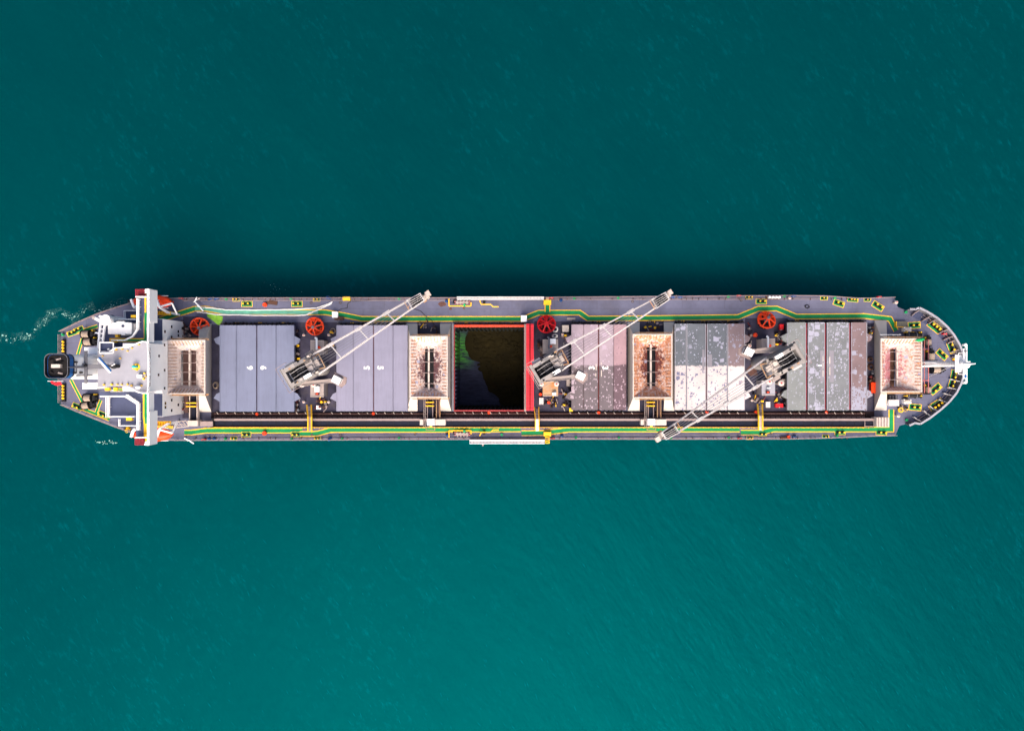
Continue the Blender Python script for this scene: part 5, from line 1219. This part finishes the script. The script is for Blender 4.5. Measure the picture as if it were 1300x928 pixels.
# forward deckhouse box with windows (by foremost hopper, lower)
t = thing('white_control_hut', W3(1134,511), 'small white control hut with dark windows below the foremost hopper', 'hut')
bb = MB(); bb.pbox(1129,508.5,1141,515,0,2.7); w = bb.build('wall', M['white'], t); bb = MB(); bb.pbox(1128,507.5,1141.5,515.5,2.7,2.9); bb.build('roof', M['boom'], t)
bb = MB(); bb.pbox(1130,501.5,1139.5,507,0,1.2); bb.build('machine_base', M['black'], t)
for i in range(3): bb = MB(); bb.pbox(1129.5+i*3.6,502,1131.5+i*3.6,507,1.2,1.8); bb.build('machine_block', M['grey'], t)
# long control cabinet above foremost hopper
t = thing('grey_pipe_rack', W3(1135,428), 'grey pipe rack running above the foremost hopper', 'rack')
bb = MB(); bb.pbox(1117,425.5,1143,429,2.6,3.0); bb.build('rack_deck', M['grey'], t)
for i in range(4): bb = MB(); bb.tube([W3(1121+i*6,425.8,3.2),W3(1124+i*6,428.6,3.2)],.1); bb.build('rack_bar', M['rail'], t)
bb = MB(); bb.tube([W3(1117,424.9,3.6),W3(1144,425,3.6)],.06); bb.build('rail', M['white'], t)

# ------------------------------------------------------------------ foremast
t = thing('foremast', W3(1164,463), 'tall white foremast with crosstree platform leaning out over the bow tip', 'mast')
base = W3(1190,463.5,0); mx, my = 86.1, W(1220,461.8,13.6)[1]
bb = MB(); bb.rod((mx,my,0),(mx,my,15.0),.72,.48,14); bb.rod((mx,my,15),(mx,my,18.2),.42,.10,10); bb.build('mast_pole', M['white'], t)
bb = MB()
for s in (-1,1): bb.rod((mx-1.6,my+s*.5,0),(mx-.15,my+s*.1,9.5),.16,.12,8)
bb.build('mast_stay', M['white'], t)
zp = 13.6
bb = MB(); bb.prism([(mx-.9,my-1.7),(mx+.3,my-1.7),(mx+.5,my-.6),(mx+.5,my+.6),(mx+.3,my+1.7),(mx-.9,my+1.7)], zp, zp+.15); bb.build('platform', M['white'], t)
bb = MB(); bb.beam((mx+.5,my-3.7,zp+1.2),(mx+.5,my+3.7,zp+1.2),.28,.3); bb.beam((mx+.0,my-2.9,zp+1.2),(mx+.0,my+2.9,zp+1.2),.22,.3); bb.build('yard', M['white'], t)
bb = MB(); L = [(mx-.9,my-2,zp+1.1),(mx+.5,my-2,zp+1.1),(mx+.8,my,zp+1.1),(mx+.5,my+2,zp+1.1),(mx-.9,my+2,zp+1.1),(mx-.9,my-2,zp+1.1)]; bb.tube(L,.06,5)
for p in L: bb.beam(p,(p[0],p[1],zp),.06,.06)
bb.build('platform_rail', M['white'], t)
for (dy_,mm) in ((-3.6,'white'),(3.6,'white'),(-2.4,'blue'),(2.4,'grey')):
    bb = MB(); bb.cyl(mx+.25,my+dy_,zp+.7,zp+1.5,.24,10); bb.build('navigation_lamp', M[mm], t)
bb = MB(); bb.box(mx-.1,my-.45,zp+.2,mx+1.5,my+.45,zp+.9); bb.cyl(mx+.2,my-.6,15,16,.2,8); bb.build('lamp_bracket', M['white'], t)
bb = MB(); 
for i in range(22): bb.beam((mx-.55,my-.2,1+i*.55),(mx-.55,my+.2,1+i*.55),.05,.05)
bb.beam((mx-.55,my-.22,.5),(mx-.55,my-.22,13.5),.06,.06); bb.beam((mx-.55,my+.22,.5),(mx-.55,my+.22,13.5),.06,.06); bb.build('ladder', M['boom'], t)
bb = MB(); bb.box(mx-5.6,my-.4,0,mx-2.4,my+.6,1.6); bb.box(mx-5.3,my-.2,1.6,mx-3.8,my+.4,2.0); bb.build('mast_house', M['cream'], t)
bb = MB(); bb.tube([(mx-.2,my,13),W3(1178,479,.3)],.05,5); bb.tube([(mx-.2,my,9),W3(1195,453,.3)],.05,5); bb.build('stay_wire', M['boom'], t)
t = thing('bow_hydrant', W3(1211,457.5), 'small red hydrant with yellow tops at the bow tip', 'hydrant'); bb = MB(); bb.cyl(*W(1211,458.5),0,.7,.32,10); bb.build('body', M['crimson'], t)
for dx,dy_ in ((-1.5,-2.5),(1.6,-1.2),(.5,-3)): bb = MB(); bb.cyl(*W(1211+dx,458.5+dy_),0,.6,.2,8); bb.build('yellow_cap', M['yel'], t)

# ------------------------------------------------------------------ gangways and side platforms
def gangway(x0, x1, y, wpx, z, m, lab, over):
    t = thing('gangway', W3((x0+x1)/2,y), lab, 'gangway', 'stowed gangways along the ship side')
    bb = MB(); bb.pbox(x0,y-wpx/2,x1,y+wpx/2,z-.12,z); bb.build('tread_deck', M[m], t)
    n = int((x1-x0)/4.2)
    bb = MB()
    for i in range(n): xx = x0+1+i*4.2; bb.pbox(xx,y-wpx/2+.5,xx+.5,y+wpx/2-.5,z,z+.06)
    bb.build('treads', M['rim'], t, kind='stuff')
    for s in (-1,1):
        bb = MB(); bb.pbox(x0,y+s*wpx/2-.35,x1,y+s*wpx/2+.35,z-.1,z+.25)
        for i in range(0,n,2): xx = x0+1+i*4.2; bb.beam(W3(xx,y+s*wpx/2,z),W3(xx,y+s*wpx/2,z+.8),.05,.05)
        bb.build('side_beam', M['white'], t)
    return t
gangway(596,691.5,561,4.2,.7,'boom','long white gangway hung outboard of the lower rail by the open hold',1)
gangway(580,690.5,378.6,2.8,1.0,'boom','long pale gangway stowed along the upper rail by the open hold',0)
bb = MB(); bb.pbox(612,559,614,566,.3,.6); bb.build('gangway_bracket', M['rail'], ship)
for (y0,y1,lab) in ((381,387,'upper'),(548.5,554,'lower')):
    t = thing('boarding_platform', W3(695,(y0+y1)/2), 'bright yellow boarding platform beside the %s gangway end' % lab, 'platform')
    bb = MB(); bb.pbox(690.3,y0,699.7,y1,0,.8); bb.build('platform', M['yel'], t)
    if lab == 'lower':
        bb = MB(); bb.pbox(692.3,554.2,697.8,563,.2,1.0); bb.build('turntable', M['yel'], t)
        bb = MB()
        for i in range(3): bb.beam(W3(692.6,556.6+i*2.6,1.03),W3(697.5,555.2+i*2.6,1.03),.16,.05)
        bb.build('stripe', M['black'], t)
    else:
        bb = MB(); bb.pbox(693,377.5,697,380.8,.0,1.0); bb.build('turntable', M['beige_rust'], t)
# pipe manifolds near the open hold
def manifold(x, y, lab, up):
    t = thing('pipe_manifold', W3(x,y), lab, 'manifold'); s = 1 if up else -1
    bb = MB(); bb.tube([W3(x-17,y-5*s,.9),W3(x-17,y+4*s,.9),W3(x+11,y+4*s,.9),W3(x+11,y-.5*s,.9)],.12,6); bb.tube([W3(x+22,y-3*s,.9),W3(x+24,y+2*s,.9),W3(x+36,y+2*s,.9),W3(x+39,y+5*s,.9),W3(x+46,y+5*s,.9)],.12,6)
    bb.build('yellow_guard', M['yellow'], t)
    for i in range(4):
        bb = MB(); xx = x-6+i*4; bb.tube([W3(xx,y-4*s,.6),W3(xx,y+3*s,.6)],.16,8); bb.cyl(*W(xx,y),.6,1.0,.35,12); bb.build('valve_pipe', M['beige'], t)
    bb = MB(); bb.tube([W3(x-10,y-1.6*s,.5),W3(x+10,y-1.6*s,.5)],.14,8); bb.tube([W3(x-10,y+1.4*s,.5),W3(x+10,y+1.4*s,.5)],.12,8); bb.build('header_pipe', M['pipered'], t)
    bb = MB(); bb.cyl(*W(x+3,y+3.6*s),.2,1.2,.28,10); bb.build('green_valve', M['teal'], t)
    bb = MB(); bb.pbox(x-12,y-3,x-9,y+1,0,.5); bb.pbox(x+26,y-3,x+29,y+1,.0,.7); bb.build('drip_tray', M['black'], t)
manifold(587,384.5,'pipe manifold with yellow guard rails on the upper deck aft of the gangway',True)
manifold(587,550.5,'pipe manifold with yellow guard rails on the lower deck aft of the gangway',False)

# ------------------------------------------------------------------ loose deck gear
def lump(name, px, py, rx, ry, h, m, lab, cat, grp=None, a=0, n=1):
    t = thing(name, W3(px,py), lab, cat, grp, (px,py))
    for i in range(n):
        ox = (i-(n-1)/2)*rx*1.1/max(1,n-1)*1.4 if n > 1 else 0
        bb = MB(); x,y = W(px,py); bb.dome(x+ox/6*math.cos(a),y+ox/6*math.sin(a),.02,rx/6/(1 if n == 1 else 1.5),ry/6,h*random.uniform(.8,1.1),11,4,jit=.14,a=a+random.uniform(-.3,.3)); bb.build('bundle', M[m], t)
    bb = MB(); x,y = W(px,py); bb.torus(x,y,h*.35,ry/6*.95,.04,14,4); bb.build('lashing', M['tan'], t)
    return t
for (px,py,rx,ry,a_,n) in ((271,379.2,5,2,0,2),(417.5,378.5,4,2.2,-35,1),(567,382.5,2.2,2.8,0,1),(712,381.5,2.6,2.8,0,1),(858,377,6,2,-2,2),(269.5,556.5,4,2,0,2),(419,556.8,3.4,2.4,30,1),(568,552.3,2.5,2.6,0,1),(713,553,2.4,1.6,-35,1),(1007,375.8,4,1.6,8,1),(1008,554,3,1.4,0,1)):
    lump('tarpaulin_bundle', px,py,rx,ry,.7,'tarp','blue tarpaulin bundle','tarpaulin','blue tarpaulin bundles', R(a_), n)
def drum(px, py, m, lab, cat, grp, r=.3, h=.8, cap=None, name='drum'):
    t = thing(name, W3(px,py), lab, cat, grp, (px,py)); x,y = W(px,py)
    bb = MB(); bb.cyl(x,y,0,h,r,12); bb.build('body', M[m], t)
    bb = MB(); bb.torus(x,y,h,r*.95,.04,14,4); bb.torus(x,y,h*.5,r,.03,14,4); bb.build('hoop', M[m], t)
    bb = MB(); bb.cyl(x+r*.4,y,h,h+.08,.07,6); bb.build('bung', M[cap or 'black'], t)
for (px,py) in ((507,379.5),(370,379.3),(288,379.8),(784.5,378.3),(924,376.7),(1059,378.7),(995,376),(287,557),(371,557),(507,556),(637,551.5),(785.5,555.6),(924.5,555.7),(729,379),(731,555.2),(81,425),(1062,553),(435,556.8),(1149,396.5),(1150,533),(851.5,555.8)):
    drum(px,py,'teal','green deck vent cap','vent','green vent caps along the rails',.24,.55,name='vent_cap')
for (px,py) in ((337,387.2),(336.5,549.7),(958,425.5)) : drum(px,py,'orange','round orange fire hose drum','hose drum','orange hose drums',.42,.6,name='hose_drum')
for (px,py) in ((327.5,525.4),(474.8,524.8),(621,523.8),(759.6,523.6),(896.5,523),(1047.5,523.2),(696.5,510.8),(958.7,522.9),(1000,554.2),(686,500.5)): drum(px,py,'orange','small red hydrant cap','hydrant','red hydrants in the pipe passage',.3,.7,name='hydrant')
def vent(px, py, r, m, h=1.0):
    t = thing('mushroom_vent', W3(px,py), 'pale mushroom vent', 'vent', 'mushroom vents', (px,py)); x,y = W(px,py)
    bb = MB(); bb.cyl(x,y,0,h,r*.6,12); bb.build('neck', M['beige'], t); bb = MB(); bb.cyl(x,y,h,h+.18,r,18); bb.dome(x,y,h+.18,r*.95,r*.95,.15,16,3); c = bb.build('cap', M[m], t)
    bb = MB(); bb.cyl(x,y,h+.3,h+.42,r*.28,8); bb.build('spindle', M['red'], c)
for (px,py,r) in ((390.5,487.8,.58),(405,487.8,.58),(686.5,487,.52),(705,487,.52),(968,484,.62),(982.5,485.8,.62)): vent(px,py,r,'cream',3.9)
for (px,py,r) in ((387.5,425.5,.28),(419,425.5,.28),(387.5,510,.28),(419,510,.28),(713.5,424.5,.25),(952.5,508,.28),(1000,379,.3),(1137,527.5,.35),(949.5,439,.42),(1134.3,384.5,.35)): vent(px,py,r,'cream')
def coil(px, py, r, m, lab, tw=2, sq=1.0, a=0):
    t = thing('rope_coil', W3(px,py), lab, 'rope', None, (px,py)); x,y = W(px,py)
    for i in range(tw):
        bb = MB(); bb.torus(x+random.uniform(-.04,.04),y+random.uniform(-.04,.04),.08+i*.11,r*(1-.12*i),.07,20,6,sq=sq,a=a); bb.build('coil_turn', M[m], t)
coil(1024.5,389.3,.47,'black','dark rope ring lying flat',2,.75,R(-10)); coil(705,418.5,.5,'ropewhite','pale rope coil',3,1.2,R(-30)); coil(704.5,426.5,.6,'ropewhite','pale rope coil',4,.65,0)
coil(274,489,.55,'tan','tan rope coil',3,1.3); coil(423,420,.55,'tan','tan rope coil',2,1.0); coil(1104,456,.6,'brown','brown rope coil',4,.8); coil(1105,466,.62,'brown','brown rope coil',4,1.1); coil(947,440,.4,'ropewhite','pale rope coil',2)
# dark rust patched rings on deck (sounding pipes)
for (px,py) in ((395,384.5),(432,384.5),(803,383),(941,381.5),(396,551.8),(432,551.8),(527,551),(978.5,550.5),(1096,427)):
    t = thing('sounding_cap', W3(px,py), 'small round sounding pipe cap', 'cap', 'sounding caps', (px,py)); x,y = W(px,py)
    bb = MB(); bb.torus(x,y,.05,.22,.05,12,5); bb.build('ring', M['pipe'], t); bb = MB(); bb.cyl(x,y,.0,.06,.15,10); bb.build('plug', M['grey'], t)
def crate(px, py, w, h, z, m, lab, cat='box', m2='rail', a=0, name='deck_box'):
    t = thing(name, W3(px,py), lab, cat); x,y = W(px,py); c = math.cos(a); s = math.sin(a)
    def q(u, v): return (x+u*c-v*s, y+u*s+v*c)
    W_, H_ = w/12, h/12
    bb = MB(); bb.prism([q(-W_,-H_),q(W_,-H_),q(W_,H_),q(-W_,H_)], 0, z); bb.build('body', M[m], t)
    bb = MB(); bb.prism([q(-W_-.04,-H_-.04),q(W_+.04,-H_-.04),q(W_+.04,H_+.04),q(-W_-.04,H_+.04)], z, z+.07); bb.build('lid', M[m], t)
    bb = MB(); bb.prism([q(-.09,-H_-.06),q(.09,-H_-.06),q(.09,-H_+.0),q(-.09,-H_+.0)], z*.5, z+.12); bb.build('latch', M[m2], t)
crate(426.5,400,6.6,7,.9,'white','white square locker standing on the upper green walkway by the aftmost crane')
crate(665,405,7,7.4,1.2,'white','white square locker standing on the upper green walkway at the corner of the open hold')
crate(441,379.8,9,4.5,.8,'yel','yellow and blue equipment pack at the upper rail by the aftmost crane','equipment pack','blue')
crate(431,404.5,11,4,.5,'brown','brown timber crate beside the white locker by the aftmost crane','crate')
crate(347,384.5,10.5,4.5,.25,'brown','brown timber pallet near the upper rail beside the aftmost hatch','pallet','brown',R(-8),'timber_pallet')
crate(717.5,417.5,8,8,1.0,'cream','round cornered cream locker left of the mauve hatch')
crate(725,404.8,10,2.5,.5,'beige','narrow beige tool box on the upper deck forward of the crimson grab','toolbox')
crate(700.5,434.3,6.5,6,4.4,'white','white box with pink mark on the deckhouse above the middle crane','box','pink')
crate(687,509,5,8,.7,'boom','pale slatted crate below the rusted deckhouse of the middle crane','crate')
crate(973.5,513.5,5,7,.7,'boom','pale slatted crate below the forward crane','crate')
crate(987.5,514.5,9,4.5,.8,'crimson','red and white equipment box below the crane nearest the bow','box','white')
crate(990.5,415.5,4.5,6.5,.8,'crimson','small crimson box above the crane nearest the bow','box','white')
crate(1105.7,492,5,13,1.0,'orange','bright orange stretcher box between foremost hatch and hopper','box','red')
crate(405.5,517,5,4.5,.7,'white','small white valve box below the aftmost crane','box')
crate(721.5,485,5,10,.9,'beige','beige fitting box beside the worn mauve hatch','box')
crate(993.5,486,5,9,.9,'beige','beige fitting box beside the foremost green grey hatch','box')
crate(996,556,12,3,.4,'brown','brown heap of planks at the lower rail by the crane nearest the bow','planks')
crate(724.5,520,4,4,.5,'yel','small yellow valve box below the mauve hatch','valve box')
# white drums in a cradle at the upper rail
t = thing('drum_rack', W3(981,378), 'brown rack with four white drums at the upper rail by the forward crane', 'rack')
bb = MB(); bb.pbox(972.5,375.8,989.5,380.2,0,.35); bb.build('rack_frame', M['brown'], t)
for i in range(4): bb = MB(); bb.cyl(*W(975.3+i*4,378),.35,1.1,.27,14); bb.dome(*W(975.3+i*4,378),1.1,.22,.22,.1); bb.build('drum', M['white'], t)
# striped red life-ring cases
for (px,py) in ((231+20,0),):
    pass
for i,(px,py) in enumerate(((229,378.6),(700,378),(938.5,375.3),(702,557),(939.5,556.8),(258,558.2),(1117,377),(1200,424))):
    t = thing('lifebuoy_case', W3(px,py), 'slim red lifebuoy case', 'lifebuoy case', 'lifebuoy cases', (px,py)); bb = MB(); bb.pbox(px-2.4,py-.8,px+2.4,py+.8,.2,.9); bb.build('case', M['red'], t); bb = MB(); bb.pbox(px-1,py-.9,px+1,py+.9,.2,.96); bb.build('band', M['pink'], t)
# white fire hoses laid on the walkway
for (pts,lab) in (([(250,388.5),(256,390.5),(270,391),(286,393.4),(330,393.6),(380,392.6),(402,391),(413,387.5),(419,385)],'upper white fire hose laid beside the green walkway by the aftmost hatch'),
              ([(250,396),(258,397),(275,399.3),(300,399.8),(322,400.4),(345,400.8),(375,400.6),(388,399.8),(400,395),(410,390.5),(418,387)],'lower white fire hose laid beside the green walkway by the aftmost hatch')):
    t = thing('fire_hose', W3(*pts[3]), lab, 'hose'); P = [W3(x,y,.12) for x,y in pts]
    Q = []
    for i in range(len(P)-1):
        for k in range(5): Q.append(P[i].lerp(P[i+1],k/5)+Vector((0,random.uniform(-.05,.05),0)))
    Q.append(P[-1]); bb = MB(); bb.tube(Q,.13,6); bb.build('hose_run', M['ropewhite'], t)
    bb = MB(); bb.rod(P[-1],P[-1]+Vector((.5,.3,.05)),.16,.1,8); bb.build('nozzle', M['white'], t)
for (pts,lab) in (([(250,377.5),(247,383),(254,390),(258,395)],'white mooring frame at the upper rail near the orange grab'),([(234,556),(240,559),(246,563)],'white boarding arm at the lower rail by the aftmost hopper')):
    t = thing('white_rail_frame', W3(*pts[0]), lab, 'frame'); bb = MB(); bb.tube([W3(x,y,1.0) for x,y in pts],.13,6); bb.build('arm', M['white'], t)
    bb = MB(); bb.tube([W3(pts[0][0]+4,pts[0][1]+1,.9),W3(pts[1][0]-2,pts[1][1]+1,.9)],.09,6); bb.beam(W3(*pts[0]),W3(pts[0][0],pts[0][1],1.0),.1,.1); bb.build('brace', M['boom'], t)
# pipes, valves and trolleys among the coamings (joined clutter, built as small fittings)
def cluster(cx, cy, w, h, n, lab, seed):
    rnd = random.Random(seed); t = thing('valve_cluster', W3(cx,cy), lab, 'valves', 'valve and pipe clusters'); 
    mats = ['pipe','black','beige','grey','rail','brown','yel','trench','red_dark']
    for i in range(int(n*1.6)):
        px, py = cx+rnd.uniform(-w/2,w/2), cy+rnd.uniform(-h/2,h/2); bb = MB(); x,y = W(px,py); k = rnd.random()
        if k < .4: bb.rod((x,y,.3),(x+rnd.uniform(-.9,.9),y+rnd.choice((-.9,.9,.1)),.3),.1,.1,8); nm = 'pipe'
        elif k < .7: bb.cyl(x,y,0,rnd.uniform(.4,1.0),rnd.uniform(.12,.26),10); bb.torus(x,y,rnd.uniform(.6,1),.24,.04,10,4); nm = 'valve'
        else: bb.box(x-.25,y-.2,0,x+.25,y+.2,rnd.uniform(.3,.8)); bb.cyl(x,y,.3,1.0,.1,6); nm = 'fitting'
        bb.build(nm, M[rnd.choice(mats)], t)
for i,(cx,cy,w,h,n,lab) in enumerate(((378,438,5,44,12,'dark valve cluster right of the aftmost hatch, upper end'),(378,508,5,26,9,'dark valve cluster right of the aftmost hatch, lower end'),(409,512,14,12,12,'pipes and valves below the aftmost crane'),(422,431,5,20,6,'fittings left of the lavender hatch, upper end'),
    (238,420,12,16,12,'brown pipes and valves above the hopper beside the bridge'),(233,516,10,14,10,'yellow and brown valves below the hopper beside the bridge'),(686,445,6,18,9,'dark valves left of the middle crane'),(700,512,18,12,12,'pipes and valves below the middle crane'),(717,508,8,18,10,'dark valves beside the mauve hatch, lower end'),(716,430,7,12,6,'fittings beside the mauve hatch, upper end'),
    (952,428,6,28,8,'fittings right of the specked hatch, upper end'),(990,435,12,26,14,'dark red valves above the crane nearest the bow'),(990,500,12,24,12,'dark red valves below the crane nearest the bow'),(962,505,12,14,8,'rusty fittings at the foot of the forward footbridge'),(1104,425,5,22,7,'fittings right of the foremost hatch, upper end'),(1105,478,5,14,6,'fittings right of the foremost hatch beside the orange box'),
    (544,416,22,12,9,'pipes above the burgundy stained hopper'),(828,415,20,14,10,'rusty pipes above the orange rusted hopper'),(168,385,6,5,5,'small fittings on the upper side just aft of the bridge wing'),(164,545,8,5,6,'small fittings on the lower side just aft of the bridge wing'),(1182,461,12,8,6,'fittings at the foot of the foremast'),(1160,441-19,10,3,4,'chain fittings by the upper windlass'))):
    cluster(cx,cy,w,h,n,lab,i)
# pipes running past the hatches on the upper side
for (y0,r,mn) in ((410.8,.09,'pipe'),(409.0,.06,'grey')):
    bb = MB()
    for (a_,c_,dy_) in ((280,374,0),(428,516,0),(577,664,0),(726,796,-1),(857,945,-2),(1000,1100,-3)): bb.tube([W3(a_,y0+dy_,.35),W3(c_,y0+dy_,.35)],r,6)
    bb.build('deck_pipe', M[mn], ship)
bb = MB()
for (a_,c_,dy_) in ((280,374,0),(428,516,0),(577,664,0),(726,796,-1),(857,945,-2),(1000,1100,-3)):
    x = a_
    while x < c_:
        w_ = random.uniform(.6,2.2); y_ = 410.2+dy_+random.uniform(-.6,.8); bb.pbox(x,y_-random.uniform(.4,1.1),x+w_,y_+random.uniform(.3,1.1),0,random.uniform(.3,1.0)); x += random.uniform(2.2,5.5)
bb.build('coaming_fitting', M['black'], ship, kind='stuff')
for (y0,y1,r_) in ((380.6,378.6,.05),(382.0,380.2,.04)):
    bb = MB(); bb.tube([W3(232,y0,.25), W3(560,y0-.3,.25), W3(740,y1+.6,.25), W3(1040,y1,.25)], r_, 5); bb.build('deck_pipe', M['rail'], ship)
for (y0,y1,r_) in ((556.6,555.4,.05),(553.2,552.0,.035)):
    bb = MB(); bb.tube([W3(262,y0,.25), W3(560,y0-.4,.25), W3(990,y1,.25)], r_, 5); bb.build('deck_pipe', M['rail'], ship)
bb = MB(); x = 236
while x < 1080:
    for y in (379.6,556.4):
        if random.random() < .75: bb.pbox(x-.3,y-1.2,x+.3,y+1.0,0,.35)
    x += random.uniform(6,13)
bb.build('pipe_clamp', M['pipe'], ship, kind='stuff')
# black hoses on the upper deck by the jib tip of the aft crane
t = thing('black_hose', W3(430,390), 'thin black hose trailing from the yellow pack across the upper deck', 'hose'); bb = MB(); bb.tube([W3(x,y,.06) for x,y in ((446,382),(441,386),(441,391),(432,393),(428,396))],.05,5); bb.tube([W3(x,y,.06) for x,y in ((447,383),(460,382),(480,380),(494,379))],.04,5); bb.build('hose_run', M['black'], t)
t = thing('black_wire', W3(545,400), 'thin black wire looping across the walkway aft of the open hold', 'wire'); bb = MB(); bb.tube([W3(x,y,.06) for x,y in ((525,392),(534,395),(540,401),(548,407),(552,414),(556,422))],.05,5); bb.build('wire_run', M['black'], t)
finish_labels()
